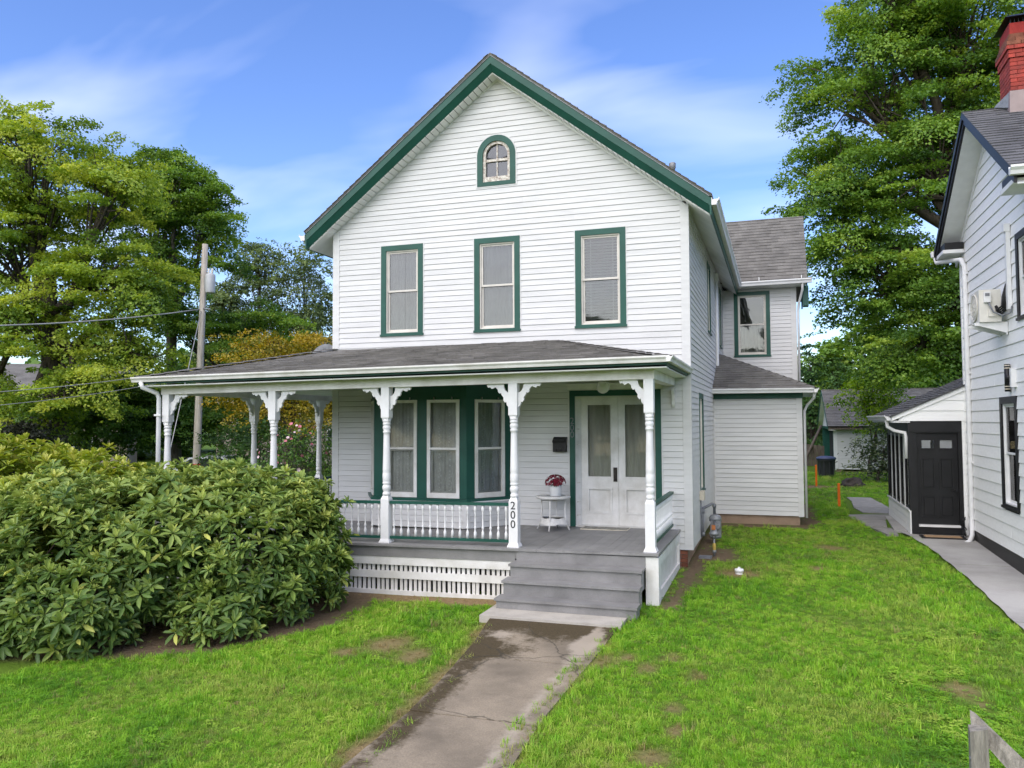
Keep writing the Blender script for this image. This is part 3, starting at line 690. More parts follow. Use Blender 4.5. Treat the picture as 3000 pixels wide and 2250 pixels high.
def build_door():
    H = HOUSE; fr = FRONT
    d = MB().fbox(fr, -1.983, -1.893, -.02, .036, .004, 2.178).fbox(fr, -.553, -.455, -.02, .036, .004, 2.178).fbox(fr, -1.983, -.455, -.02, .036, 2.178, 2.272).build('door_surround', M['green'], H)
    MB().fbox(fr, -2.01, -.43, -.0, .05, 2.285, 2.36).fbox(fr, -2.03, -.41, 0, .075, 2.36, 2.385).build('door_header', M['whitew'], H)
    MB().fbox(fr, -2.01, -1.984, 0, .03, 0, 2.285).fbox(fr, -.454, -.43, 0, .03, 0, 2.285).build('trim', M['vinyl'], d)
    # splayed reveals
    MB().hexa([fr(-1.893, .0, 0), fr(-1.82, -.14, 0), fr(-1.85, -.16, 0), fr(-1.893, -.03, 0), fr(-1.893, 0, 2.178), fr(-1.82, -.14, 2.178), fr(-1.85, -.16, 2.178), fr(-1.893, -.03, 2.178)]).build('reveal', M['whitew'], d)
    MB().fbox(fr, -.575, -.553, -.16, -.0, 0, 2.178).build('reveal', M['whitew'], d)
    MB().fbox(fr, -1.893, -.553, -.16, -.02, 2.165, 2.178).build('reveal', M['whitew'], d)
    for zz in (1.62, 1.36, .72, .40, .18): MB().fbox(Fr((-1.893, 0, 0), (.073, .14, 0), (.14, -.073, 0)), .03, .11, .0, .006, zz, zz+.012).build('hinge_mark', M['peel'], d)
    text('2', M['pipegrey'], d, (-1.938, -.038, 1.76), .15); text('0', M['pipegrey'], d, (-1.938, -.038, 1.645), .15); text('0', M['pipegrey'], d, (-1.938, -.038, 1.53), .15)
    for a0, a1 in ((-1.82, -1.192), (-1.188, -.575)):
        dr = MB(); dr.fbox(fr, a0, a0+.105, -.17, -.13, .02, 2.165).fbox(fr, a1-.115, a1, -.17, -.13, .02, 2.165)
        dr.fbox(fr, a0+.105, a1-.115, -.17, -.13, 2.04, 2.165).fbox(fr, a0+.105, a1-.115, -.17, -.13, .64, .82).fbox(fr, a0+.105, a1-.115, -.17, -.13, .02, .225)
        dr.fbox(fr, a0+.105, a1-.115, -.17, -.15, .225, .64)
        o = dr.build('door', M['whitew'], H, label='tall white panelled door leaf with a curtained glass pane')
        MB().ring(fr, a0+.095, a1-.105, .215, .65, .035, -.14, -.115).build('panel_moulding', M['whitew'], o)
        MB().ring(fr, a0+.095, a1-.105, .81, 2.05, .02, -.14, -.12).build('glass_bead', M['whitew'], o)
        MB().fbox(fr, a0+.1, a1-.11, -.153, -.149, .82, 2.04).build('pane', M['bayglass'], o)
        curtain(o, fr, a0+.08, a1-.085, -.185, .78, 2.06, M['drape'], 5, .011)
        MB().fbox(fr, a0, a1, -.30, -.28, 0, 2.17).build('unlit_room_sheet', M['room'], o)  # grey sheet coloured as the dim hall behind the door glass
    MB().fbox(fr, -1.275, -1.212, -.13, -.112, .75, .985).fbox(fr, -1.262, -1.225, -.112, -.09, .80, .93).build('door_handle', M['handle'], H)
    MB().fbox(fr, -1.893, -.553, -.2, .02, -.01, .018).build('threshold', M['whitew'], H)
build_door()

# ------------------------------------------------------------------ porch
POSTS = [(-.295, -2.315), (-2.21, -2.315), (-4.22, -2.315), (-6.20, -2.315), (-8.26, -2.315)]
LPOSTS = [(-8.26, -.02), (-8.26, 2.28), (-8.26, 4.5)]
FE = -2.50; LE = -8.45; PR = -.17         # floor front edge, left edge, right edge
def zig():
    return [(.085, 0), (.33, 0), (.338, .022), (.318, .05), (.288, .042), (.268, .07), (.238, .06), (.212, .042), (.172, .08), (.17, .108), (.152, .137), (.124, .13), (.112, .165), (.086, .198), (.09, .235), (.066, .268), (.044, .258), (.036, .31), (0, .345), (0, .13), (.03, .124), (.064, .092), (.08, .05)]
def build_porch():
    H = HOUSE
    # floor boards, front run (boards run front to back) and left run
    fl = MB().box(LE+.05, PR-.03, FE+.05, -.0, -.14, -.034).box(LE+.05, -W, 0, 5, -.14, -.034).build('porch_floor', M['grey'], H, sg=True)
    x = PR
    while x > LE+.02:
        w = .128 if x > -6 else .128
        MB().box(max(x-w+.002, LE), x, FE+random.uniform(-.004, .004), .0 if x > -W else 5., -.032, .0+random.uniform(-.0012, .0012)).build('floor_board', M['grey'], fl, sg=True); x -= w
    MB().box(LE+.03, -2.16, FE+.045, FE+.075, -.185, -.034).build('porch_fascia', M['grey'], H, sg=True)
    MB().box(LE+.02, LE+.05, FE+.08, 5, -.185, -.034).build('porch_fascia', M['grey'], H, sg=True)
    # posts
    def post(x, y, brs, z_top):
        mb = MB(); c = (x, y); r = .065
        mb.box(x-r-.022, x+r+.022, y-r-.022, y+r+.022, .0, .014)
        mb.hexa([(x-r-.02, y-r-.02, .014), (x+r+.02, y-r-.02, .014), (x+r+.02, y+r+.02, .014), (x-r-.02, y+r+.02, .014), (x-r, y-r, .06), (x+r, y-r, .06), (x+r, y+r, .06), (x-r, y+r, .06)])
        mb.box(x-r, x+r, y-r, y+r, .06, .64)
        def cham(z0, z1, r0, r1): mb.lathe([(r0*math.sqrt(2), z0), (r1*math.sqrt(2)*.85, z1)], (x, y, 0), 4, False, math.pi/4)
        cham(.64, .70, r, r*.72)
        prof = [(.05, .695), (.058, .70), (.061, .715), (.058, .73), (.05, .742), (.047, .752), (.056, .775), (.0635, .80), (.0635, .822), (.055, .845), (.047, .856), (.060, .866), (.061, .885), (.053, .897), (.059, .91), (.0605, .96), (.060, 1.018), (.056, 1.026), (.059, 1.034), (.055, 1.05), (.0585, 1.06), (.058, 1.09), (.047, 1.58), (.046, 1.618), (.056, 1.626), (.057, 1.648), (.046, 1.66), (.058, 1.685), (.0615, 1.705), (.055, 1.728), (.047, 1.738), (.059, 1.745), (.059, 1.775), (.049, 1.78), (.06, 1.787), (.06, 1.82), (.045, 1.826)]
        mb.lathe(prof, (x, y, 0), 16)
        cham(1.80, 1.855, r*.70, r); mb.box(x-r, x+r, y-r, y+r, 1.85, z_top+.03)
        o = mb.build('porch_post', M['white'], H, sg=True)
        for dx, dy in brs:
            if dx: pts, off = [(x+dx*(r+a), y-.019, z_top-h) for a, h in zig()], (0, .038, 0)
            else: pts, off = [(x-.019, y+dy*(r+a), z_top-h) for a, h in zig()], (.038, 0, 0)
            MB().poly(pts, off).build('bracket', M['white'], o, sg=True)
        return o
    ZB = 2.303
    p = []
    for i, (x, y) in enumerate(POSTS):
        brs = []
        if i > 0: brs.append((1, 0))
        if i < 4: brs.append((-1, 0))
        if i in (0, 4): brs.append((0, 1))
        p.append(post(x, y, brs, ZB))
    for x, y in LPOSTS: post(x, y, [(0, -1), (0, 1)], ZB)
    # house number on the second post
    for ch, z in (('2', .575), ('0', .445), ('0', .315)): text(ch, M['blackpl'], p[1], (-2.212, -2.3825, z), .155)
    # wall bracket under the right end of the beam
    MB().poly([(-.275, .0-.0-a, ZB-.02-h) for a, h in [(0.026, 0), (.12, 0), (.125, .05), (.09, .10), (.075, .2), (.07, .26), (.04, .31), (.026, .31)]], (.05, 0, 0)).build('wall_bracket', M['whitew'], H)
    # beam, ceiling, soffit, fascia
    MB().box(LE+.10, -.215, -2.385, -2.245, ZB, 2.43).box(-.37, -.225, -2.245, -.03, ZB+.001, 2.429).box(LE+.12, LE+.26, -2.245, 5.2, ZB+.001, 2.429).build('porch_beam', M['whitew'], H, sg=True)
    MB().box(LE+.26, -.37, -2.245, -.03, 2.415, 2.44).box(LE+.26, -W-.03, -.03, 5.2, 2.415, 2.44).build('porch_ceiling', M['cream'], H, sg=True)
    EF, EL, ER = -2.62, -8.62, -.02
    MB().box(EL, ER, EF+.02, -2.385, 2.432, 2.447).box(-.225, ER-.02, -2.385, -.03, 2.432, 2.447).box(EL, LE+.12, -2.385, 5.2, 2.432, 2.447).build('porch_soffit', M['cream'], H, sg=True)
    MB().box(EL, ER, EF-.005, EF+.02, 2.472, 2.54).box(ER-.02, ER+.005, EF+.021, -.03, 2.46, 2.54).build('porch_eave_board', M['green'], H, sg=True)
    # roof
    zf = 2.56; zt = 3.109
    cF0, cF1 = Vector((EL-.02, EF-.03, zf+sag(EL))), Vector((ER+.02, EF-.03, zf+sag(ER)))
    pL, pR = Vector((-W, 0, zt)), Vector((-2.187, 0, zt)); wR = Vector((ER+.02, .0, zf+sag(0)))
    bL, bT = Vector((EL-.02, 5.4, zf+sag(EL))), Vector((-W, 5.4, zt))
    rf = MB().add([cF0, cF1, pR, pL, wR, bL, bT], [(0, 1, 2, 3), (1, 4, 2), (0, 3, 6, 5)]).build('porch_roof', M['shingle'], H)
    vv = Vector((0, -EF+.03, 0)); Lh = vv.length; 
    # front slope in slices so that the sagging eave is followed
    uu = (cF1-cF0).normalized(); Lu = (cF1-cF0).length
    vF = Vector((0, -EF+.03, zt-zf-sag(-4.3))); Lv = vF.length
    nF = shingles(rf, M['shingle'], cF0+Vector((0, 0, .002)), uu, vF, Lv, lambda v: ((-W-EL)*(v/Lv), Lu-(2.187+ER+.02)*(v/Lv)), strip=.9, e=.148, tmin=.008, tmax=.02)
    vR = Vector((-2.187-ER-.02, 0, zt-zf)); Lr = vR.length
    shingles(rf, M['shingle'], Vector(cF1), (0, 1, 0), vR, Lr, lambda v: ((-EF+.03)*(v/Lr), -EF+.03), e=.148, single=False)
    vL = Vector((-W-EL, 0, zt-zf+.05)); Ll = vL.length
    shingles(rf, M['shingle'], Vector(cF0), (0, 1, 0), vL, Ll, lambda v: ((-EF+.03)*(v/Ll), 7.9), e=.148, single=False)
    for A, B in ((cF0, pL), (cF1, pR)):
        d = B-A; k = 16; sx = 1 if A is cF1 else -1
        for i in range(k):
            a, b2 = A+d*(i/k), A+d*((i+1.1)/k); up = Vector((0, 0, .03)); s1 = Vector((.10*sx, .02, -.015)); s2 = Vector((-.09*sx, -.06, -.005))
            MB().add([a+up*1.4, b2+up, a+s1+up, b2+s1+up*.5, a+s2+up, b2+s2+up*.5], [(0, 1, 3, 2), (0, 4, 5, 1)]).build('hip_shingle', M['shingle'], rf)
    gutter(H, (EL-.06, EF-.008, 2.585), (ER+.05, EF-.008, 2.585), (0, -1, 0), 'whitew', .088, sg=True)
    gutter(H, (ER+.01, EF-.1, 2.585), (ER+.01, -.04, 2.575), (1, 0, 0), 'whitew', .085, sg=True)
    MB().tube([(EL+.12, EF-.05, 2.50), (EL+.14, EF-.04, 2.42), (-8.40, -2.42, 2.33), (-8.375, -2.40, 2.24), (-8.375, -2.40, -.6)], .038, 8).box(-8.43, -8.30, -2.45, -2.43, 1.95, 1.98).build('downspout', M['white'], H, sg=True)
    # railings
    prof = [(.022, .0), (.022, .085), (.011, .115), (.009, .125), (.018, .145), (.018, .165), (.009, .18), (.0135, .235), (.0085, .345), (.015, .36), (.009, .375), (.014, .385), (.022, .41), (.022, .475)]
    bme = MB().lathe(prof, (0, 0, 0), 8).mesh('baluster', M['white'])
    def rail(x0, y0, x1, y1, gap=.1105):
        u = Vector((x1-x0, y1-y0, 0)); Lr = u.length; u.normalize(); n = Vector((u.y, -u.x, 0)); f = Fr((x0, y0, 0), u, n)
        a, b = .0665, Lr-.0665
        top = MB().fbox(f, a, b, -.034, .034, .572, .612).build('railing', M['green'], H, sg=True)
        MB().fbox(f, a, b, -.026, .026, .058, .097).build('bottom_rail', M['green'], top, sg=True)
        k = max(2, int((b-a)/gap)); 
        for i in range(k):
            q = f(a+(i+.5)*(b-a)/k, 0, .097); inst('baluster', bme, top, (q[0], q[1], q[2]+sag(q[0])))
    for i in (1, 2, 3): rail(POSTS[i+1][0], -2.315, POSTS[i][0], -2.315)
    rail(-.295, -2.25, -.295, -.03)
    ly = [-2.315]+[q[1] for q in LPOSTS]
    for a, b in zip(ly[:-1], ly[1:]): rail(-8.26, b, -8.26, a)
    # lattice skirt
    sk = MB().box(LE+.1, -2.14, -2.445, -2.415, -.305, -.187).box(LE+.1, -2.14, -2.447, -2.417, -.50, -.395).box(LE+.1, -2.14, -2.44, -2.41, -.80, -.672).build('skirt', M['whitew'], H, sg=True)
    sl = MB().box(-.0225, .0225, 0, .018, -.70, -.28).mesh('slat', M['whitew'])
    x = -2.2; i = 0
    while x > -5.95:
        inst('slat', sl, sk, (x+random.uniform(-.004, .004), -2.412, sag(x)), rot=(0, random.uniform(-.012, .012), 0)); x -= .0752; i += 1
    MB().box(-6.2, -2.1, -2.0, -1.95, -.9, -.1).build('skirt_shade_sheet', M['dark'], H)  # dark sheet standing in for the shade under the porch
    # right-hand apron
    ap = MB().box(-.345, -.175, -2.47, -2.33, -.66, -.034).build('apron_post', M['whitew'], H)
    MB().box(-.215, -.18, -2.33, -.04, -.16, -.036).box(-.212, -.183, -2.33, -.04, -.66, -.50).box(-.215, -.18, -2.33, -2.22, -.5, -.16).box(-.215, -.18, -.16, -.04, -.5, -.16).build('apron_frame', M['whitew'], H)
    MB().box(-.235, -.216, -2.33, -.04, -.62, -.06).build('apron_panel', M['whitew'], H)
    # steps
    TR = [(-2.75, -.167), (-2.98, -.346), (-3.21, -.531)]; X0, X1 = -2.14, -.345
    MB().box(X0+.01, X1-.0, FE+.02, FE+.05, -.1665, -.034).build('step_riser', M['grey'], H)
    prev = FE
    for i, (yn, z) in enumerate(TR):
        nxt = TR[i+1][1] if i < 2 else -.70
        e = .02*i
        MB().box(X0-.02-e, X1-.005+e*.3, yn, prev+.05, z-.032, z).build('step_tread', M['grey'], H)
        MB().box(X0-e, X1-.02+e*.3, yn+.03, yn+.055, nxt, z-.033).build('step_riser', M['grey'], H)
        MB().box(X1-.045+e*.3, X1-.021+e*.3, yn+.056, prev+.05, nxt-.1, z-.033).box(X0-e+.001, X0-e+.024, yn+.056, prev+.05, nxt-.1, z-.033).build('stringer', M['grey'], H)
        prev = yn
    return nF
NP = build_porch()
# ------------------------------------------------------------------ paths
def mat_walk():
    """old concrete with dark moss stains, world-space shapes"""
    m, nt, b = nt_of('mossy_concrete'); N, L = nt.nodes, nt.links
    b.inputs['Roughness'].default_value = .92; b.inputs['Specular IOR Level'].default_value = .15
    geo = N.new('ShaderNodeNewGeometry')
    def nz(s, d=5, r=.6):
        n = N.new('ShaderNodeTexNoise'); n.inputs['Scale'].default_value = s; n.inputs['Detail'].default_value = d; n.inputs['Roughness'].default_value = r; L.new(geo.outputs['Position'], n.inputs['Vector']); return n.outputs['Fac']
    def mr(src, a, bb, c=0., d=1.):
        n = N.new('ShaderNodeMapRange'); n.inputs['From Min'].default_value = a; n.inputs['From Max'].default_value = bb; n.inputs['To Min'].default_value = c; n.inputs['To Max'].default_value = d; L.new(src, n.inputs['Value']); return n.outputs[0]
    def mix(f, a, bb):
        x = N.new('ShaderNodeMix'); x.data_type = 'RGBA'
        for k, vv in (('Factor', f), ('A', a), ('B', bb)):
            if isinstance(vv, tuple): x.inputs[k].default_value = vv
            else: L.new(vv, x.inputs[k])
        return x.outputs['Result']
    def mth(op, a, bb):
        n = N.new('ShaderNodeMath'); n.operation = op
        for i, vv in enumerate((a, bb)):
            if isinstance(vv, (int, float)): n.inputs[i].default_value = vv
            else: L.new(vv, n.inputs[i])
        return n.outputs[0]
    c = mix(mr(nz(1.6), .35, .65), (.185, .155, .115, 1), (.35, .29, .21, 1))
    c = mix(mr(nz(70., 3), .3, .7, 0, .55), c, (.16, .135, .10, 1))
    at = N.new('ShaderNodeAttribute'); at.attribute_name = 'moss'
    f = mth('ADD', at.outputs['Fac'], mth('MULTIPLY', mth('SUBTRACT', nz(5.5, 8, .78), .5), 2.4))
    f = mr(f, .38, .85)
    c = mix(f, c, mix(nz(40., 3), (.035, .028, .016, 1), (.115, .088, .05, 1)))
    at2 = N.new('ShaderNodeAttribute'); at2.attribute_name = 'pale'
    f2 = mr(mth('ADD', at2.outputs['Fac'], mth('MULTIPLY', mth('SUBTRACT', nz(6., 6, .7), .5), 1.2)), .5, .8, 0, .8)
    c = mix(f2, c, (.40, .345, .27, 1))
    nv = N.new('ShaderNodeTexNoise'); nv.inputs['Scale'].default_value = 2.2; nv.inputs['Detail'].default_value = 5; L.new(geo.outputs['Position'], nv.inputs['Vector'])
    sc = N.new('ShaderNodeVectorMath'); sc.operation = 'MULTIPLY_ADD'; L.new(nv.outputs['Color'], sc.inputs[0]); sc.inputs[1].default_value = (.5, .5, 0); L.new(geo.outputs['Position'], sc.inputs[2])
    vo = N.new('ShaderNodeTexVoronoi'); vo.feature = 'DISTANCE_TO_EDGE'; vo.inputs['Scale'].default_value = .62; L.new(sc.outputs[0], vo.inputs['Vector'])
    c = mix(mr(vo.outputs['Distance'], .0, .009, .75, 0.), c, (.05, .045, .035, 1))
    L.new(c, b.inputs['Base Color'])
    bp = N.new('ShaderNodeBump'); bp.inputs['Strength'].default_value = .5; bp.inputs['Distance'].default_value = .01; L.new(nz(50., 5), bp.inputs['Height']); L.new(bp.outputs[0], b.inputs['Normal'])
    return m
def build_paths():
    mw = mat_walk()
    path = bpy.data.objects.new('front_path', None); link(path, None, (-1.2, -6, -.8)); tag(path, 'cracked grey concrete front path with dark moss stains', kind='structure')
    ys = [-3.60, -5.0, -6.55, -8.15, -9.8, -11.5]
    for k in range(5):
        y1, y0 = ys[k]-.006, ys[k+1]+.006; ny, nx = 16, 14; V = []; mo = []; pa = []
        tx, ty = random.uniform(-.004, .004), random.uniform(-.004, .004)
        for j in range(ny+1):
            y = y0+(y1-y0)*j/ny; xl = float(path_x(y, PATH_L)); xr = float(path_x(y, PATH_R))
            for i in range(nx+1):
                t = i/nx; x = xl-.05+(xr-xl+.1)*t+random.uniform(-.004, .004)
                V.append((x, y, GZ(-1.2, y)+.028+tx*(x+1.2)+ty*(y-y0)))
                m_ = 0.
                m_ += 1.0*math.exp(-((y+3.75)/.32)**2)*(1 if x > -2.1 else .6)                         # band below the step slab
                m_ += .95*math.exp(-((x-xl-.06)/.17)**2)*(1 if y < -4.2 else .4)*(.95 if y > -7.3 else .6)   # left edge
                m_ += .8*math.exp(-(((x+1.55)/.35)**2+((y+4.75)/.33)**2)) + .55*math.exp(-(((x+1.2)/.3)**2+((y+4.1)/.35)**2))
                m_ += .75*math.exp(-(((x+.72)/.2)**2+((y+3.95)/.45)**2))
                p_ = .8*math.exp(-(((x+1.75)/.25)**2+((y+4.2)/.25)**2))+.75*math.exp(-((x-xr+.12)/.14)**2)*(y > -7.5)+.6*math.exp(-(((x+.8)/.25)**2+((y+4.3)/.4)**2))
                mo.append(min(m_*1.12, 1.2)); pa.append(p_)
        n = nx+1; F = [(j*n+i, j*n+i+1, (j+1)*n+i+1, (j+1)*n+i) for j in range(ny) for i in range(nx)]
        # skirts
        rim = [i for i in range(n)]+[j*n+nx for j in range(1, ny+1)]+[ny*n+i for i in range(nx-1, -1, -1)]+[j*n for j in range(ny-1, 0, -1)]
        base = len(V); V += [(V[i][0], V[i][1], V[i][2]-.09) for i in rim]; mo += [mo[i] for i in rim]; pa += [0]*len(rim)
        F += [(rim[i], base+i, base+(i+1) % len(rim), rim[(i+1) % len(rim)]) for i in range(len(rim))]
        w = ORI[path]; me = bpy.data.meshes.new('concrete_slab'); me.from_pydata([(a-w.x, b-w.y, c-w.z) for a, b, c in V], [], F); me.materials.append(mw)
        for nm, arr in (('moss', mo), ('pale', pa)):
            at = me.attributes.new(nm, 'FLOAT', 'POINT'); at.data.foreach_set('value', arr)
        me.update(); o = bpy.data.objects.new('concrete_slab', me); link(o, path)
    MB().box(-2.26, -.47, -3.59, -2.6, -.80, -.664).build('step_slab', M['paleconc'], path, label='pale smooth concrete pad at the foot of the steps')
    # neighbour's grey walk
    wk = bpy.data.objects.new('side_walk', None); link(wk, None, (4.3, 1, -.55)); tag(wk, 'smooth grey concrete walk along the neighbouring house', kind='structure')
    for y0, y1, x0 in ((1.2, 4.4, 3.62), (-2.2, 1.19, 3.86), (-5.6, -2.21, 3.9)):
        nx, ny = 5, 14; V = []
        for j in range(ny+1):
            y = y0+(y1-y0)*j/ny
            for i in range(nx+1):
                xa = float(np.interp(y, [-5.6, 0, 2.5, 3.6, 4.4], [3.95, 3.93, 3.84, 3.72, 3.6]))+.012*math.sin(y*7); x = xa+(4.78-xa)*i/nx; V.append((x, y, GZ(4, y)+.03))
        F = [(j*(nx+1)+i, j*(nx+1)+i+1, (j+1)*(nx+1)+i+1, (j+1)*(nx+1)+i) for j in range(ny) for i in range(nx)]
        mb = MB().add(V, F); mb.build('concrete_slab', M['greyconc'], wk)
    # stone flags
    sp = bpy.data.objects.new('stone_path', None); link(sp, None, (3.4, 8, -.46)); tag(sp, 'path of flat grey flagstones leading to the back yard', kind='structure')
    flags = [[(3.2, 10.2), (3.86, 10.1), (3.8, 11.6), (3.14, 11.6)], [(3.1, 8.75), (3.93, 8.7), (3.87, 10.05), (3.18, 10.12)], [(3.2, 7.55), (3.92, 7.5), (3.93, 8.62), (3.1, 8.68)],
             [(2.9, 6.2), (3.5, 6.05), (3.86, 7.42), (2.86, 7.1)], [(3.05, 5.0), (3.42, 4.95), (3.52, 5.98), (2.95, 6.1)], [(3.3, 3.9), (3.5, 3.95), (3.5, 4.88), (3.1, 4.92)],
             [(3.5, 4.5), (3.73, 4.36), (3.76, 7.0), (3.62, 6.9)]]
    for k, fl in enumerate(flags):
        z = -.46 if k < 3 else GZ(3, sum(p[1] for p in fl)/4)
        MB().poly([(x+random.uniform(-.02, .02), y, z-.03) for x, y in fl], (0, 0, .055+random.uniform(-.008, .008))).build('paving_stone', M['greyconc'] if k == 6 else M['stone'], sp)
build_paths()

# ------------------------------------------------------------------ neighbouring house
NB = thing('neighbour_house', 'white clapboard neighbouring house with black trim and red brick chimney', 'house', (7, 1.7, -.55))
def build_neighbour():
    H = NB; X = 4.75; Y0, Y1, YA = -.78, 4.14, 1.68; S = .64; ZA = 6.86; XO = 4.35
    fr = Fr((X, 0, 0), (0, 1, 0), (-1, 0, 0)); rl = lambda y: ZA-S*abs(y-YA)
    MB().box(X+.2, 11, Y0+.2, Y1-.2, -.4, 5.0).build('wall_core', M['dark'], H)
    MB().poly([(X+.2, Y0+.1, 4.9), (X+.2, Y1-.1, 4.9), (X+.2, YA, 6.5)], (6, 0, 0)).build('attic_core', M['dark'], H)
    wl = MB().box(X, X+.012, Y0+.02, Y1-.02, 4.9, 5.0).build('end_wall', M['nbwhite'], H)
    rect = lambda a, b: (lambda z: (a, b))
    def bnd(z):
        top = 5.02
        if z < top: return (Y0+.07, Y1-.07)
        k = (6.62-z)/S; return (max(YA-k, Y0+.07), min(YA+k, Y1-.07))
    siding(wl, fr, -.27, 6.6, .1985, bnd, [(.39, 2.09, rect(.63, 1.52)), (3.24, 4.46, rect(-.42, .35))], M['nbwhite'], lip=.028, thin=.006)
    MB().fbox(fr, Y1-.085, Y1+.0, 0, .032, -.3, 5.02).fbox(fr, Y0, Y0+.085, 0, .032, -.3, 5.02).box(X, X+.1, Y1, Y1+.03, 2.3, 5.02).build('corner_board', M['nbwhite'], H)
    MB().box(X-.012, X+.2, Y0, Y1-.05, -.75, -.272).build('foundation', M['black'], H)
    w = window(H, fr, .60, 1.55, .365, 2.11, 'black', 'sheer', wc=.115, storm='white', jtrim=False)
    window(H, fr, -.45, .38, 3.21, 4.49, 'black', 'sheer', wc=.10, storm='white', jtrim=False)
    # back/front walls beyond
    MB().box(X+.03, 11, Y0, Y0+.02, -.3, 5.0).box(X+.03, 11, Y1-.02, Y1, -.3, 5.0).build('long_wall', M['nbwhite'], H)
    # roof
    ye0, ye1 = YA-2.78, YA+2.78; ze = rl(ye0); XO2 = 11.2
    dk = MB(); 
    for s in (-1, 1):
        y = YA+s*2.78
        dk.poly([(XO, YA, ZA-.06), (XO, y, ze-.06), (XO, y, ze), (XO, YA, ZA)], (XO2-XO, 0, 0))
    roof = dk.build('roof', M['shingle2'], H)
    vv = Vector((0, 2.80, S*2.80)); shingles(roof, M['shingle2'], (XO-.02, ye0-.02, ze+.0), (1, 0, 0), vv, vv.length, lambda v: (0, 3.4), e=.135, strip=.95)
    for s in (-1, 1):
        y = YA+s*2.78; q = (YA, y)
        def strip(d0, d1, x0, x1): 
            return MB().hexa([(x0, YA, ZA-d1), (x1, YA, ZA-d1), (x1, y, ze-d1), (x0, y, ze-d1), (x0, YA, ZA-d0), (x1, YA, ZA-d0), (x1, y, ze-d0), (x0, y, ze-d0)])
        m = M['black']
        strip(.0, .11, XO-.012, XO+.02).build('rake_board', m, H); strip(.105, .20, XO+.012, XO+.05).build('rake_moulding', m, H)
        strip(.20, .215, XO+.05, X+.01).build('soffit', M['white'], H); strip(.216, .34, X-.035, X-.0).build('frieze', M['white'], H)
    # boxed eave returns and gutters
    for s, yy in ((1, Y1), (-1, Y0)):
        y0, y1 = sorted((yy-s*.42, YA+s*2.70))
        MB().box(XO+.05, X-.036, y0, y1, 4.965, 5.10).build('eave_return', M['black'], H)
        MB().box(XO+.02, X-.03, y0, y1, 4.90, 4.964).build('return_soffit', M['white'], H)
        MB().box(X-.03, 11, min(yy, YA+s*2.70), max(yy, YA+s*2.70), 4.92, 4.95).build('eave_soffit', M['white'], H)
        gutter(H, (XO-.05, YA+s*2.79, ze+.01), (10.5, YA+s*2.79, ze+.01), (0, s, 0), size=.12)
    # downspout at the far corner
    MB().tube([(XO+.02, YA+2.85, 5.0), (XO+.04, YA+2.78, 4.86), (XO+.2, 4.0, 4.80), (X-.10, 3.62, 4.74), (X-.06, 3.56, 4.6), (X-.06, 3.55, 2.0), (X-.06, 3.6, .3), (X-.06, 3.6, -.36), (X-.12, 3.5, -.47), (X-.2, 3.4, -.50)], .045, 8).build('downspout', M['white'], H)
    for z in (4.45, 2.6, .95): MB().fbox(fr, 3.48, 3.68, .02, .05, z, z+.03).build('downspout_strap', M['white'], H)
    # chimney
    cx0, cx1, cy0, cy1 = 4.98, 5.52, 1.35, 1.98
    ch = MB().box(cx0+.012, cx1-.012, cy0+.012, cy1-.012, 6.2, 8.12).build('chimney', M['redmortar'], H)
    bl, bs = .2, .0955
    def ringb(z, grow, m):
        x0, x1, y0, y1 = cx0-grow, cx1+grow, cy0-grow, cy1+grow; odd = ringb.k % 2; ringb.k += 1
        for side in range(4):
            Ls = (x1-x0) if side % 2 == 0 else (y1-y0); t = 0.
            off = bl/2 if odd else 0
            cuts = [0.]; c = bl-off if off else bl
            while c < Ls-.03: cuts.append(c); c += bl
            cuts.append(Ls)
            for a, b in zip(cuts[:-1], cuts[1:]):
                a += .004; b -= .004; d = .07; j = random.uniform(0, .003)
                if side == 0: bx = (x0+a, x0+b, y0-j, y0+d)
                elif side == 1: bx = (x0-j, x0+d, y0+a, y0+b)
                elif side == 2: bx = (x0+a, x0+b, y1-d, y1+j)
                else: bx = (x1-d, x1+j, y0+a, y0+b)
                MB().box(*bx, z, z+.058).build('brick', m, ch)
    ringb.k = 0
    z = 6.55
    for i in range(21):
        g = 0.
        if i in (15, 16): g = .02
        if i in (17, 18): g = .045
        if i == 19: g = .02
        ringb(z, g, M['redbrick'] if i < 18 else M['brick']); z += .0665
    fl = MB().box(cx0-.02, cx1+.02, cy0-.03, cy1+.02, 6.45, 6.78); fl.hexa([(cx0-.04, cy0-.05, 6.5), (cx1+.04, cy0-.05, 6.5), (cx1+.04, cy1+.04, 6.5), (cx0-.04, cy1+.04, 6.5), (cx0-.021, cy0-.031, 7.0), (cx1+.021, cy0-.031, 7.0), (cx1+.021, cy1+.021, 7.0), (cx0-.021, cy1+.021, 7.0)])
    fl.build('flashing', mat('pink_grey_flashing', (.30, .235, .225), .6, .1), ch)
    MB().hexa([(cx0-.16, YA-.06, 6.86), (cx0-.022, YA-.3, 6.75), (cx0-.022, YA+.3, 6.75), (cx0-.16, YA+.06, 6.86), (cx0-.15, YA-.05, 6.90), (cx0-.022, YA-.28, 7.0), (cx0-.022, YA+.28, 7.0), (cx0-.15, YA+.05, 6.90)]).build('flashing', M['metal'], ch)
    cp = MB().box(cx0+.03, cx1-.03, cy0+.03, cy1-.03, 7.96, 8.02); 
    for i in range(9):
        for a, b in ((cx0+.03, cx1-.03),):
            xx = a+(b-a)*i/8; cp.box(xx-.004, xx+.004, cy0+.03, cy0+.038, 8.0, 8.22); 
    for i in range(9):
        yy = cy0+.03+(cy1-cy0-.06)*i/8; cp.box(cx0+.03, cx0+.038, yy-.004, yy+.004, 8.0, 8.22)
    cp.build('spark_screen', M['blackpl'], ch)
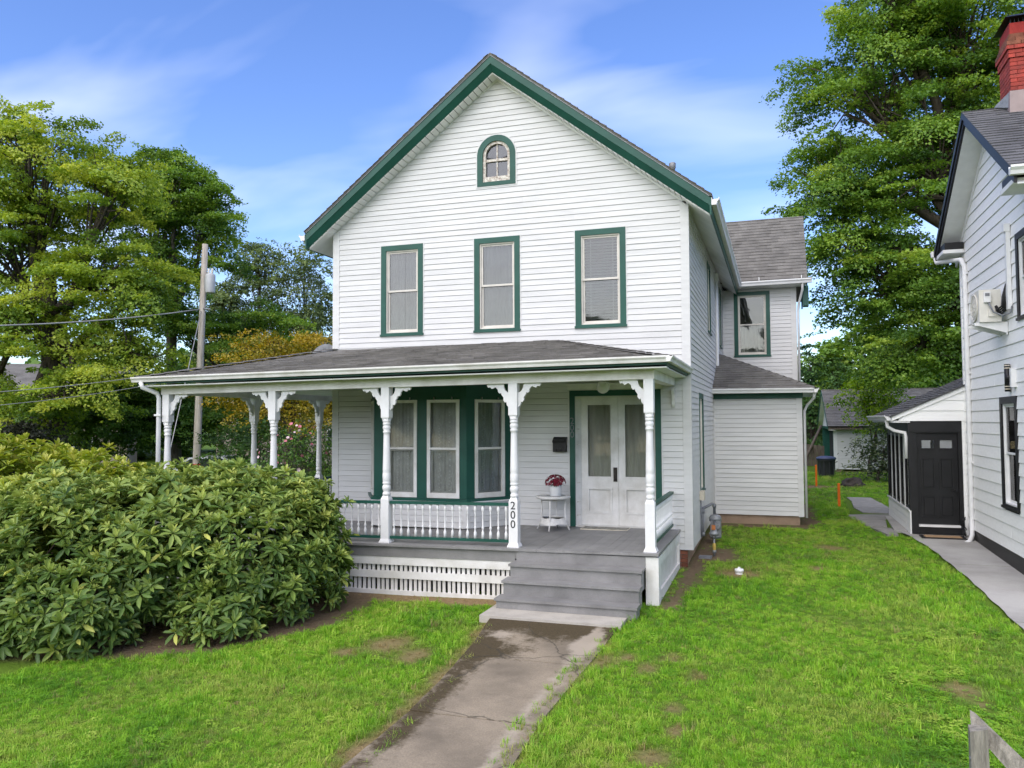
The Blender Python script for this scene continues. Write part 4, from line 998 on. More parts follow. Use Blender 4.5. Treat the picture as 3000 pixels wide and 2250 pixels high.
    MB().hexa([(cx0-.06, cy0-.06, 8.20), (cx1+.06, cy0-.06, 8.20), (cx1+.06, cy1+.06, 8.20), (cx0-.06, cy1+.06, 8.20), (cx0+.05, cy0+.05, 8.27), (cx1-.05, cy0+.05, 8.27), (cx1-.05, cy1-.05, 8.27), (cx0+.05, cy1-.05, 8.27)]).build('chimney_cap', M['blackpl'], ch)
    # enclosed side porch
    px0, py0, py1 = 3.76, 4.12, 7.3; PF = Fr((0, py0, 0), (1, 0, 0), (0, -1, 0)); PL = Fr((px0, 0, 0), (0, 1, 0), (-1, 0, 0))
    MB().box(px0+.1, 6.2, py0+.35, py1, -.5, 2.0).build('porch_core', M['dark'], H)
    MB().fbox(PF, px0-.02, 3.885, -.1, .012, -.44, 1.74).fbox(PF, 4.60, 4.67, -.1, .012, -.44, 1.74).fbox(PF, 3.885, 4.60, -.1, .012, 1.50, 1.74).fbox(PF, px0-.01, 4.66, .012, .03, 1.52, 1.55).build('porch_door_frame', M['black'], H)
    MB().fbox(PF, 4.67, 4.75, 0, .02, -.44, 2.4).build('porch_corner_board', M['nbwhite'], H)
    dr = MB().fbox(PF, 3.887, 4.598, -.09, -.05, -.26, 1.498).build('porch_door', M['black'], H)
    for a in (3.955, 4.27):
        for z0, z1 in ((-.12, .30), (.42, 1.02)): MB().ring(PF, a, a+.25, z0, z1, .028, -.05, -.034).fbox(PF, a+.045, a+.205, -.05, -.03, z0+.045, z1-.045).build('door_panel', M['black'], dr)
        MB().ring(PF, a, a+.26, 1.18, 1.38, .025, -.05, -.035).build('light_frame', M['black'], dr); MB().fbox(PF, a+.02, a+.24, -.052, -.048, 1.20, 1.36).build('pane', mat_glass('door_light', .5, 1., .35), dr)
    MB().tube([(4.54, 4.14, .40), (4.54, 4.08, .40)], .022, 8).tube([(4.54, 4.08, .40), (4.46, 4.075, .40)], .01, 6).build('door_lever', M['blackpl'], dr)
    MB().fbox(PF, 3.887, 4.598, -.12, .06, -.30, -.262).build('door_sill', M['white'], H); MB().fbox(PF, 3.887, 4.598, -.1, .02, -.44, -.301).build('sill_base', M['black'], H)
    # gable infill and shed roof
    rz = lambda x: 1.84+(x-3.45)*.455
    gw = MB().poly([(3.58, py0-.01, 1.74), (4.74, py0-.01, 1.74), (4.74, py0-.01, rz(4.74)-.03), (3.58, py0-.01, rz(3.58)-.03)], (0, .1, 0)).build('porch_gable', M['nbwhite'], H)
    for k in range(3): 
        z0, z1 = 1.735+k*.198, 1.735+(k+1)*.198; xa = lambda z: max(3.58, 3.45+(z+.06-1.84)/.455)
        if z0 > 2.3: break
        MB().hexa([(xa(z0), py0-.036, z0-.004), (4.72, py0-.036, z0-.004), (4.72, py0-.01, z0-.004), (xa(z0), py0-.01, z0-.004), (min(xa(z1), 4.7), py0-.018, min(z1, 2.36)), (4.72, py0-.018, min(z1, 2.36)), (4.72, py0-.01, min(z1, 2.36)), (min(xa(z1), 4.7), py0-.01, min(z1, 2.36))]).build('siding_board', M['nbwhite'], gw)
    MB().hexa([(3.45, py0-.06, rz(3.45)-.11), (4.745, py0-.06, rz(4.745)-.11), (4.745, py0-.02, rz(4.745)-.11), (3.45, py0-.02, rz(3.45)-.11), (3.45, py0-.06, rz(3.45)-.02), (4.745, py0-.06, rz(4.745)-.02), (4.745, py0-.02, rz(4.745)-.02), (3.45, py0-.02, rz(3.45)-.02)]).build('porch_rake', M['nbwhite'], H)
    pr = MB().hexa([(3.42, py0-.09, rz(3.42)-.03), (6.2, py0-.09, rz(6.2)-.03), (6.2, py1+.1, rz(6.2)-.03), (3.42, py1+.1, rz(3.42)-.03), (3.42, py0-.09, rz(3.42)), (6.2, py0-.09, rz(6.2)), (6.2, py1+.1, rz(6.2)), (3.42, py1+.1, rz(3.42))]).build('porch_roof', M['shingle2'], H)
    vv = Vector((1, 0, .455)); shingles(pr, M['shingle2'], (3.40, py0-.1, rz(3.4)), (0, 1, 0), vv, 2.6, lambda v: (0 if v < 1.5 else .12, py1-py0+.2), e=.135, strip=1.0)
    MB().box(3.45, px0+.02, py0-.02, py1, 1.70, 1.74).box(3.44, 3.46, py0-.02, py1, 1.70, rz(3.44)-.03).build('porch_soffit', M['white'], H)
    gutter(H, (3.435, py0-.06, 1.845), (3.435, py1+.12, 1.845), (-1, 0, 0), size=.11)
    MB().tube([(3.39, 4.3, 1.75), (3.40, 4.3, 1.62), (3.52, 4.26, 1.54), (3.70, 4.2, 1.50), (3.715, 4.2, 1.4), (3.715, 7.0, 1.3)][:5]+[(3.715, 4.2, 1.0)], .035, 8).build('downspout', M['white'], H)
    bse = MB().fbox(PL, py0, py1, -.04, 0, -.44, -.02).build('porch_base_wall', M['nbwhite'], H)
    siding(bse, PL, -.44, -.03, .135, lambda z: (py0+.06, py1), [], M['nbwhite'], lip=.022)
    MB().fbox(PL, py0-.02, py0+.06, 0, .026, -.46, -.0).fbox(PL, py0, py1+.05, -.05, .04, -.02, .012).build('porch_ledge', M['white'], H)
    MB().fbox(PL, py0, py1, -.05, 0, 1.46, 1.72).build('porch_lintel', M['black'], H)
    n = 5
    for i in range(n+1):
        yy = py0+.05+(py1-py0-.1)*i/n; MB().fbox(PL, yy-.035, yy+.035, -.03, .02, .012, 1.46).build('mullion', M['white'] if 0 < i < n else M['black'], H)
    for i in range(n):
        ya = py0+.05+(py1-py0-.1)*i/n+.035; yb = py0+.05+(py1-py0-.1)*(i+1)/n-.035
        q = MB().ring(PL, ya, yb, .012, 1.46, .05, -.03, .006).build('porch_window', M['black'], H); MB().fbox(PL, ya+.04, yb-.04, -.02, -.016, .05, 1.42).build('pane', M['glassd'], q)
    MB().box(px0-.001, px0+.0, 0, 0, 0, 0) if False else None
build_neighbour()

# things on the neighbour's wall
def build_nb_things():
    X = 4.75; fr = Fr((X, 0, 0), (0, 1, 0), (-1, 0, 0))
    ac = thing('air_conditioner', 'off-white outdoor air conditioner unit bracketed high on neighbouring wall', 'air conditioner', (4.5, 1.1, 3.2))
    a0, a1, z0, z1 = .86, 1.42, 3.26, 3.76; B0, B1 = .12, .42
    # long side faces the street end; fan faces away (seen obliquely): unit is deep along the wall
    MB().fbox(fr, a0, a1, B0, B1, z0, z1).build('casing', M['acwhite'], ac)
    # fan on the face that looks away from the wall
    ax = Matrix.Rotation(R(-90), 3, 'Y')
    MB().lathe([(.21, 0), (.225, .012), (.205, .02), (.20, .004)], (X-B1, (a0+a1)/2+.02, (z0+z1)/2), 28, True, axis=ax).build('fan_ring', M['acwhite'], ac)
    MB().lathe([(.198, .0), (.198, .003)], (X-B1, (a0+a1)/2+.02, (z0+z1)/2), 28, False, axis=ax).build('fan_recess', M['pipegrey'], ac)
    g = MB()
    for r in (.05, .09, .13, .17): g.tube([(X-B1-.014, (a0+a1)/2+.02+r*math.cos(t), (z0+z1)/2+r*math.sin(t)) for t in np.linspace(0, 2*math.pi, 25)], .004, 4, False)
    for t in np.linspace(0, math.pi, 7)[:-1]: g.tube([(X-B1-.014, (a0+a1)/2+.02+.2*math.cos(t), (z0+z1)/2+.2*math.sin(t)), (X-B1-.014, (a0+a1)/2+.02-.2*math.cos(t), (z0+z1)/2-.2*math.sin(t))], .003, 4)
    g.build('fan_grille', M['acwhite'], ac)
    MB().box(X-.36, X-.27, a0-.05, a0-.001, 3.56, 3.72).build('control_box', M['white'], ac); MB().box(X-.345, X-.285, a0-.056, a0-.051, 3.655, 3.70).build('display', M['pipegrey'], ac)
    MB().box(X-.30, X-.20, a0-.03, a0-.001, 3.34, 3.44).build('service_cover', M['acwhite'], ac)
    br = MB()
    for a in (a0+.05, a1-.09): br.fbox(fr, a, a+.04, .03, .48, z0-.05, z0-.002).poly([fr(a, .05, z0-.05), fr(a, .05, z0-.17), fr(a, .42, z0-.052)], (0, .03, 0)).fbox(fr, a, a+.04, .03, .05, z0-.2, z0-.05)
    br.build('bracket', M['white'], ac)
    h = MB(); 
    for k in range(4):
        o = .02*k
        h.tube([(X-.05-o*.5, a0-.12-o*.3, 3.82), (X-.06-o, a0-.11, 3.65), (X-.09-o, a0-.1-o, 3.42+o), (X-.14-o, a0-.06, 3.36+o), (X-.2, a0-.02, 3.5)], .014 if k else .022, 6)
    h.build('hose', M['blackpl'], ac)
    h = MB().tube([(X-.3, a0-.03, 3.56), (X-.25, a0-.09, 3.40), (X-.14, a0-.16, 3.33), (X-.06, a0-.24, 3.36), (X-.04, a0-.26, 3.46)], .013, 6).build('cable', M['pipegrey'], ac)
    MB().fbox(fr, .635, .73, .028, .085, 3.42, 4.60).fbox(fr, .625, .74, .028, .11, 4.60, 4.72).build('line_cover', M['white'], ac)
    s = thing('wall_lamp', 'black cylinder wall light with pale bands beside neighbouring window', 'lamp', (4.68, .80, 2.2))
    MB().lathe([(.042, 0), (.042, .42)], (4.68, .86, 2.18), 14).build('body', M['blackpl'], s)
    for z in (2.21, 2.25, 2.53, 2.57): MB().lathe([(.0432, 0), (.0432, .016)], (4.68, .86, z), 14).build('band', M['beige'], s)
    MB().box(4.70, 4.75, .83, .89, 2.33, 2.43).build('mount', M['blackpl'], s)
    s = thing('motion_sensor', 'white and black sensor box beside the black wall light', 'sensor', (4.7, .62, 2.2))
    MB().box(4.66, 4.74, .58, .66, 2.24, 2.52).build('housing', M['white'], s); MB().lathe([(.03, 0), (.045, .05), (.03, .09)], (4.65, .69, 2.34), 10).build('lens', M['blackpl'], s)
    m = MB().box(3.86, 4.62, 3.62, 4.02, GZ(4, 3.8)+.03, GZ(4, 3.8)+.045); m.build('doormat', M['blackpl'], label='tan doormat with a dark border at the black door', cat='doormat')
    o = bpy.data.objects[m and 'doormat']; MB().box(3.93, 4.55, 3.68, 3.96, GZ(4, 3.8)+.046, GZ(4, 3.8)+.052).build('coir_field', M['coir'], o)
    # loose cables at the corner by the downspout
    t = MB(); rr = random.Random(4)
    for k in range(4):
        pts = [(4.62+rr.uniform(-.03, .05), 3.95+rr.uniform(-.06, .08), -.45+i*.07+rr.uniform(-.03, .03)) for i in range(6)]; t.tube(pts, .007, 5)
    t.build('loose_cable', M['blackpl'], label='tangle of thin dark cables by the neighbouring downspout', cat='cable')
build_nb_things()

# ------------------------------------------------------------------ garage
def build_garage():
    G = thing('garage', 'small white gabled garage with grey roof at end of yard', 'garage', (6.5, 25, -.46))
    X, Y0, Y1, YA = 3.56, 22.9, 31.6, 27.25; zt, ZA, S = 1.50, 3.17, .362; XO = 3.33; fr = Fr((0, Y0, 0), (1, 0, 0), (0, -1, 0)); gf = Fr((X, 0, 0), (0, 1, 0), (-1, 0, 0))
    rl = lambda y: ZA-S*abs(y-YA)
    MB().box(X+.3, 9.7, Y0+.02, Y1, -.4, 1.5).build('wall_core', M['dark'], G)
    wl = MB().box(X+.02, 9.7, Y0, Y0+.015, 1.3, 1.48).build('long_wall', M['vinyl'], G)
    siding(wl, fr, -.30, 1.47, .112, lambda z: (X+.12, 9.7), [], M['vinyl'])
    MB().box(X-.02, X+.12, Y0-.03, Y0, -.32, 1.5).box(X-.02, X+.01, Y0, Y0+.12, -.32, 1.5).build('corner_board', M['white'], G)
    MB().box(X+.04, 9.7, Y0+.02, Y0+.2, -.5, -.31).build('foundation', M['tanconc'], G)
    gw = MB().poly([(X+.02, Y0, 1.35), (X+.02, Y1, 1.35), (X+.02, Y1, rl(Y1)-.1), (X+.02, YA, ZA-.12), (X+.02, Y0, rl(Y0)-.1)], (.05, 0, 0)).build('gable_wall', M['vinyl'], G)
    siding(gw, gf, 1.45, 2.95, .112, lambda z: (max(YA-(3.0-z)/S, Y0), min(YA+(3.0-z)/S, Y1)), [], M['vinyl'])
    MB().fbox(gf, Y0+.12, Y1, -.02, .03, 1.32, 1.44).fbox(gf, Y0+.12, Y0+.3, -.02, .025, -.4, 1.32).fbox(gf, Y1-.3, Y1, -.02, .025, -.4, 1.32).build('door_frame', M['green'], G)
    MB().box(X+.02, X+.6, Y1-.32, Y1-.28, -.4, 1.32).build('open_door', M['green'], G)
    dk = MB()
    for s in (-1, 1):
        y = YA+s*4.65; dk.poly([(XO, YA, ZA-.06), (XO, y, rl(y)-.06), (XO, y, rl(y)), (XO, YA, ZA)], (7.2, 0, 0))
        MB().hexa([(XO-.03, YA, ZA-.16), (XO, YA, ZA-.16), (XO, y, rl(y)-.16), (XO-.03, y, rl(y)-.16), (XO-.03, YA, ZA+.0), (XO, YA, ZA+.0), (XO, y, rl(y)+.0), (XO-.03, y, rl(y)+.0)]).build('rake_board', M['green'], G)
        MB().hexa([(XO, YA, ZA-.17), (X, YA, ZA-.17), (X, y, rl(y)-.17), (XO, y, rl(y)-.17), (XO, YA, ZA-.15), (X, YA, ZA-.15), (X, y, rl(y)-.15), (XO, y, rl(y)-.15)]).build('soffit', M['cream'], G)
    rf = dk.build('roof', M['shingle'], G)
    v = Vector((0, 4.67, 4.67*S)); shingles(rf, M['shingle'], (XO-.02, YA-4.67, rl(YA-4.67)), (1, 0, 0), v, v.length, lambda q: (0, 7.2), e=.2, strip=1.6)
    MB().box(XO, 10.2, YA-4.65, YA-4.61, rl(YA-4.65)-.14, rl(YA-4.65)-.005).build('eave_board', M['fencewood'], G)
    MB().box(XO, 10.2, YA-.12, YA+.12, ZA-.03, ZA+.012).build('ridge_cap', M['shingle'], G)
    # lean-to roof beyond
    # leaning timber
    MB().tube([(2.35, 26.6, -.46), (3.38, 29.5, 1.45)], .07, 8).build('leaning_pole', M['fencewood'], label='weathered timber leaning against the garage gable', cat='timber')
    f = thing('board_fence', 'old dark board fence beside the garage', 'fence', (2.2, 28, -.46))
    for i in range(16):
        x = .8+i*.165; MB().box(x, x+.152, 28, 28.02, -.5, .55+random.uniform(-.05, .05)).build('fence_board', M['fencewood'], f)
    MB().box(.8, 3.4, 28.021, 28.06, .2, .3).build('fence_rail', M['fencewood'], f)
    # bin
    c = thing('trash_can', 'dark round trash can with blue lid by the garage', 'trash can', (3.1, 20.4, -.46))
    MB().lathe([(.27, 0), (.275, .04), (.33, .62), (.345, .63), (.345, .68)], (3.1, 20.4, -.46), 20).build('body', M['canbody'], c)
    MB().lathe([(.365, .68), (.37, .72), (.34, .76), (.2, .80), (.05, .81)], (3.1, 20.4, -.46), 20).build('lid', M['bluelid'], c)
    rb = MB(); 
    for i in range(10): t = i*.628; rb.box(3.1+.31*math.cos(t)-.015, 3.1+.31*math.cos(t)+.015, 20.4+.31*math.sin(t)-.015, 20.4+.31*math.sin(t)+.015, -.40, .15)
    rb.build('rib', M['canbody'], c); MB().tube([(3.43, 20.35, .1), (3.50, 20.35, .13), (3.50, 20.45, .13), (3.43, 20.45, .1)], .015, 6).build('handle', M['canbody'], c)
    # survey stakes
    for x, y, h, lab in ((2.52, 15.5, .70, 'orange survey stake farther back near trash can'), (2.77, 8.75, .60, 'orange survey stake nearer, beside the flagstones')):
        MB().hexa([(x-.03, y-.015, -.5), (x+.03, y-.015, -.5), (x+.03, y+.015, -.5), (x-.03, y+.015, -.5), (x-.03, y-.015, -.46+h), (x+.03, y-.015, -.46+h), (x+.025, y+.015, -.46+h+.02), (x-.03, y+.015, -.46+h+.01)]).build('survey_stake', M['orange'], w=(x, y, -.46), label=lab, cat='stake', group='orange survey stakes in the lawn')
    # rock mound
    v = []; n = 18; q = []
    for j in range(7):
        for i in range(n):
            r = math.cos(j/6*math.pi/2); t = 2*math.pi*i/n; k = 1+.22*mnoise.noise(Vector((math.cos(t)*2, math.sin(t)*2, j*.7)))
            v.append((3.68+.38*r*k*math.cos(t), 15.9+.4*r*k*math.sin(t), -.47+.30*math.sin(j/6*math.pi/2)*k))
    for j in range(6):
        for i in range(n): q.append((j*n+i, j*n+(i+1) % n, (j+1)*n+(i+1) % n, (j+1)*n+i))
    MB().add(v, q).build('rock', M['rock'], label='low dark rock in the back lawn', cat='rock')
build_garage()

# ------------------------------------------------------------------ small things around the porch
def build_small():
    # mailbox
    t = thing('mailbox', 'black wall mailbox between bay window and front door', 'mailbox', (-2.14, -.05, 1.24))
    MB().box(-2.255, -2.03, -.115, -.025, 1.245, 1.45).build('box', M['blackpl'], t)
    MB().hexa([(-2.262, -.125, 1.40), (-2.023, -.125, 1.40), (-2.023, -.023, 1.47), (-2.262, -.023, 1.47), (-2.262, -.13, 1.425), (-2.023, -.13, 1.425), (-2.023, -.023, 1.495), (-2.262, -.023, 1.495)]).build('lid', M['blackpl'], t)
    MB().tube([(-2.19, -.12, 1.29), (-2.19, -.15, 1.27), (-2.10, -.15, 1.27), (-2.10, -.12, 1.29)], .005, 6).build('paper_hook', M['blackpl'], t)
    # globe lamp
    t = thing('ceiling_lamp', 'white glass globe lamp under the porch ceiling', 'lamp', (-1.16, -1.2, 2.17))
    MB().lathe([(.03, .19)]+[(.098*math.sin(a), .098-.098*math.cos(a)) for a in np.linspace(math.pi*.93, .05, 14)], (-1.16, -1.2, 2.175), 24).build('globe', M['globe'], t)
    MB().lathe([(.06, 0), (.065, .02), (.05, .055)], (-1.16, -1.2, 2.372), 16).build('base', M['white'], t)
    # wicker table
    tx, ty = -2.16, -.45
    t = thing('wicker_table', 'round white wicker side table on the porch', 'table', (tx, ty, 0))
    pr = [(.20, .512), (.235, .50), (.268, .503), (.283, .522), (.278, .543), (.25, .552), (.222, .546), (.21, .538)]
    MB().lathe(pr, (tx, ty, 0), 28).build('rim', M['wicker'], t); MB().lathe([(.215, .532), (.215, .54)], (tx, ty, 0), 28).build('tabletop', M['tableglass'], t)
    lg = []
    for k in range(4):
        a = R(-90+90*k); dx, dy = math.cos(a), math.sin(a)
        MB().tube([(tx+dx*.20, ty+dy*.20, .515), (tx+dx*.195, ty+dy*.195, .30), (tx+dx*.21, ty+dy*.21, .12), (tx+dx*.27, ty+dy*.27, .0)], [.013, .012, .013, .015], 8).build('leg', M['wicker'], t)
    n = 32; v = []; f = []
    for j, (z, r) in enumerate(((.205, .185), (.18, .20), (.12, .225), (.085, .245))):
        for i in range(n):
            a = 2*math.pi*i/n-math.pi/2; lobe = math.cos(4*a+math.pi*0)*.5+.5
            rr = r*(.88+.12*lobe); zz = z+(.02*(1-lobe) if j == 3 else (-.02*(1-lobe) if j == 0 else 0)) if j in (0, 3) else z
            v.append((tx+rr*math.cos(a), ty+rr*math.sin(a), zz))
    for j in range(3):
        for i in range(n): f.append((j*n+i, j*n+(i+1) % n, (j+1)*n+(i+1) % n, (j+1)*n+i))
    f.append(tuple(range(n))); MB().add(v, f, True).build('basket_shelf', M['wicker'], t)
    MB().tube([(tx-.17, ty-.06, .47), (tx+.17, ty+.06, .47)], .008, 6).tube([(tx+.06, ty-.17, .465), (tx-.06, ty+.17, .465)], .008, 6).build('stretcher', M['wicker'], t)
    # flowers
    p = thing('flower_pot', 'ribbed white pot of crimson flowers on the wicker table', 'flower pot', (tx+.04, ty, .541))
    n = 48; v = []; f = []
    for j, (z, r) in enumerate(((0, .082), (.01, .088), (.17, .101), (.185, .104), (.185, .092), (.16, .088))):
        for i in range(n):
            a = 2*math.pi*i/n; k = r*(1+(.025 if (i % 3 == 0) else 0)*(1 if 0 < j < 4 else 0)); v.append((tx+.04+k*math.cos(a), ty+k*math.sin(a), .541+z))
    for j in range(5):
        for i in range(n): f.append((j*n+i, j*n+(i+1) % n, (j+1)*n+(i+1) % n, (j+1)*n+i))
    f.append(tuple(range(n))[::-1]); MB().add(v, f, True).build('pot', M['white'], p)
    b = MB(); rr = random.Random(3)
    for k in range(75):
        u, w = rr.uniform(0, 2*math.pi), rr.uniform(-.25, 1); s = math.sqrt(max(0, 1-w*w)); c = Vector((tx+.04+.165*s*math.cos(u), ty+.14*s*math.sin(u), .765+.12*w))
        nn = Vector((s*math.cos(u), s*math.sin(u), w+.2)).normalized(); a = nn.orthogonal().normalized(); q = nn.cross(a); r0 = rr.uniform(.026, .036); ph = rr.uniform(0, 6)
        for i in range(5):
            t0 = ph+i*2*math.pi/5; e = lambda t, r, h: c+(a*math.cos(t)+q*math.sin(t))*r+nn*h
            b.add([c, e(t0-.55, r0*.75, .008), e(t0, r0, .002), e(t0+.55, r0*.75, .008)], [(0, 1, 2, 3)])
    b.build('blossoms', M['petal'], p)
    lf = MB()
    for k in range(24):
        u = rr.uniform(0, 6.28); c = Vector((tx+.04, ty, .735)); e = c+Vector((.175*math.cos(u), .15*math.sin(u), rr.uniform(-.04, .06))); w = Vector((-math.sin(u), math.cos(u), 0))*.018; mdl = (c+e)/2+Vector((0, 0, .02))
        lf.add([c, mdl-w, e, mdl+w], [(0, 1, 2, 3)])
    lf.build('leaves', mat('dark_leaf', (.03, .05, .02), .6), p)
    # doormat
    d = MB().box(-1.72, -.98, -.36, -.04, .006, .018).build('doormat', M['mat'], w=(-1.35, -.17, .004), label='worn grey patterned doormat at the white double doors', cat='doormat')
    MB().box(-1.735, -.965, -.375, -.36, .005, .02).box(-1.735, -1.72, -.36, -.04, .005, .02).box(-.98, -.965, -.36, -.04, .005, .02).build('border', M['beige'], d)
    # cleanout cap
    c = thing('cleanout_cap', 'white plastic pipe cap sticking out of the lawn', 'pipe cap', (.737, -.313, GZ(.7, -.3)))
    z = GZ(.7, -.3)
    MB().lathe([(.058, -.05), (.058, .075)], (.737, -.313, z), 20).build('pipe', M['whitew'], c); MB().lathe([(.068, .04), (.068, .075), (.06, .085), (.02, .09)], (.737, -.313, z), 20).build('lid', M['white'], c)
    MB().box(.737-.018, .737+.018, -.331, -.295, z+.085, z+.11).build('lid_nut', M['white'], c)
    # gas meter
    g = thing('gas_meter', 'grey gas meter with pipes and orange tag by side wall', 'gas meter', (.25, 1.6, -.55)); x, y = .2, 2.35
    MB().box(x-.085, x+.10, y-.12, y+.10, -.40, -.10).lathe([(.11, 0), (.115, .06), (.09, .11), (.04, .13)], (x, y-.01, -.12), 16).lathe([(.10, -.03), (.108, .02)], (x+.0, y, -.40), 16).build('meter_body', M['metal'], g)
    MB().lathe([(.05, 0), (.06, .02), (.06, .04), (.045, .055)], (x+.04, y-.12, -.20), 14, axis=Matrix.Rotation(R(90), 3, 'X')).build('index_cover', M['metal'], g)
    MB().tube([(x-.02, y+.05, .0), (x-.02, y+.05, .18), (x-.06, y+.0, .20), (.06, 1.45, .21), (.055, 1.40, .20), (.055, 1.36, .15), (.055, 1.40, -.20), (.03, 1.45, -.26), (-.02, 1.47, -.27)], .026, 10).lathe([(.036, 0), (.036, .07)], (.055, 1.37, .13), 10).lathe([(.036, 0), (.036, .07)], (.055, 1.40, -.27), 10).lathe([(.036, 0), (.036, .06)], (x-.02, y+.05, .13), 10).build('outlet_pipe', M['pipegrey'], g)
    ys = 1.05; xs = .27
    MB().tube([(xs, ys, -.58), (xs, ys, -.18)], .018, 8).lathe([(.035, 0), (.035, .05)], (xs, ys, -.50), 8).lathe([(.034, 0), (.034, .05)], (xs, ys, -.25), 8).build('riser', M['metal'], g)
    MB().lathe([(.019, 0), (.03, .02), (.03, .10), (.019, .14)], (xs, ys, -.47), 10).build('valve', M['valve'], g)
    MB().lathe([(.07, 0), (.085, .02), (.085, .04), (.05, .07), (.035, .12)], (xs-.0, ys+.0, -.20), 16).tube([(xs, ys, -.14), (xs-.02, ys+.5, -.12), (x, y-.1, -.11)], .02, 8).build('regulator', M['metal'], g)
    MB().box(xs-.035, xs+.03, ys-.06, ys-.05, -.10, -.02).build('tag', M['tag'], g)
    MB().box(.03, .24, .80, .98, GZ(.1, .8)-.02, GZ(.1, .8)+.028).build('splash_block', M['pipegrey'], label='flat dark slab on the earth beside brick foundation', cat='slab')
    j = thing('utility_box', 'small beige utility box on the white side wall', 'utility box', (.05, 1.3, .36)); MB().box(.024, .10, 1.22, 1.44, .37, .53).build('cover', M['beige'], j); MB().tube([(.04, 1.26, .37), (.04, 1.27, .1), (.04, 1.30, -.28)], .012, 6).build('conduit', M['pipegrey'], j)
    # satellite dish on the left porch roof
    s = thing('satellite_dish', 'grey satellite dish peeking over the porch roof', 'satellite dish', (-7.6, 1.4, 2.9))
    ax = Matrix.Rotation(R(70), 3, 'X') @ Matrix.Rotation(R(0), 3, 'Z')
    MB().lathe([(.0, 0), (.12, .01), (.22, .035), (.30, .07), (.305, .065), (.22, .03), (.12, .004), (.01, -.006)], (-7.55, 1.35, 3.08), 24, axis=ax).build('dish', M['pipegrey'], s); MB().tube([(-7.55, 1.4, 2.7), (-7.55, 1.4, 3.05)], .025, 8).build('mast', M['metal'], s)
    # weathered fence post, bottom right
    px, py = 2.56, -7.0; p = thing('fence_post', 'weathered grey wooden post with broken rail at lawn edge', 'fence post', (px, py, GZ(px, py)))
    v = [(px-.055, py-.05), (px+.055, py-.04), (px+.06, py+.06), (px-.05, py+.06)]
    MB().hexa([(a, b, -.85) for a, b in v]+[(v[0][0]-.005, v[0][1], -.285), (v[1][0]-.01, v[1][1], -.262), (v[2][0], v[2][1], -.27), (v[3][0], v[3][1], -.275)]).build('post', M['oldwood'], p)
    MB().hexa([(px-.03, py+.065, -.30), (px+.01, py+.065, -.34), (px+.62, py-.35, -.92), (px+.58, py-.35, -.98), (px-.03, py+.10, -.19), (px-.0, py+.10, -.205), (px+.66, py-.30, -.80), (px+.62, py-.30, -.84)]).build('rail', M['oldwood'], p)
    for z in (-.46, -.56): MB().tube([(px-.066, py-.03, z), (px-.05, py-.03, z)], .012, 6).build('bolt', M['pipegrey'], p)
build_small()
# ------------------------------------------------------------------ vegetation
LEAF = {}
LEAF['maple'] = mat_leaf('maple_leaf', [(.045, .105, .02), (.11, .22, .034), (.20, .34, .048), (.36, .48, .08)], .42)
LEAF['mapleY'] = mat_leaf('yellow_green_maple_leaf', [(.065, .13, .024), (.17, .28, .04), (.33, .44, .06), (.52, .58, .10)], .44)  # brighter, yellower green for the left maple
LEAF['dark'] = mat_leaf('dark_green_leaf', [(0.0275, 0.0688, 0.0184), (0.0574, 0.126, 0.0275), (0.0918, 0.196, 0.0321), (0.161, 0.275, 0.0459)], .3)  # dark green for the understory, yew and far wood
LEAF['locust'] = mat_leaf('locust_leaf', [(0.0562, 0.0844, 0.0338), (0.103, 0.16, 0.0525), (0.16, 0.225, 0.0656), (0.225, 0.281, 0.0938)], .35)
LEAF['gold'] = mat_leaf('golden_leaf', [(.055, .065, .010), (.13, .135, .014), (.27, .23, .02), (.42, .30, .03)], .35)
LEAF['rhodo'] = mat_leaf('rhododendron_leaf', [(.048, .10, .026), (.13, .22, .05), (.31, .40, .09), (.56, .58, .14)], .22, .38, spec=.28)
LEAF['rhodoY'] = mat_leaf('young_rhododendron_leaf', [(0.0805, 0.138, 0.0253), (0.172, 0.265, 0.0345), (0.345, 0.425, 0.0517), (0.52, 0.52, 0.103)], .28, .36, spec=.4)
LEAF['cedar'] = mat_leaf('cedar_spray', [(0.0225, 0.063, 0.0225), (0.0495, 0.117, 0.0315), (0.09, 0.18, 0.0405), (0.135, 0.236, 0.045)], .15, .7)
LEAF['lime'] = mat_leaf('lime_leaf', [(0.0875, 0.175, 0.0175), (0.175, 0.315, 0.0245), (0.297, 0.455, 0.035), (0.42, 0.52, 0.0525)], .4)
LEAF['willow'] = mat_leaf('grey_green_leaf', [(0.0375, 0.0656, 0.0281), (0.0844, 0.122, 0.0525), (0.15, 0.206, 0.0844), (0.3, 0.356, 0.188)], .3)
LEAF['hib'] = mat_leaf('hibiscus_leaf', [(0.0319, 0.085, 0.0213), (0.0744, 0.17, 0.034), (0.128, 0.245, 0.0425), (0.234, 0.34, 0.0638)], .3)
LEAF['purple'] = mat_leaf('dark_purple_leaf', [(0.021, 0.0245, 0.0175), (0.0385, 0.042, 0.0315), (0.0612, 0.07, 0.049), (0.0875, 0.0963, 0.07)], .2)

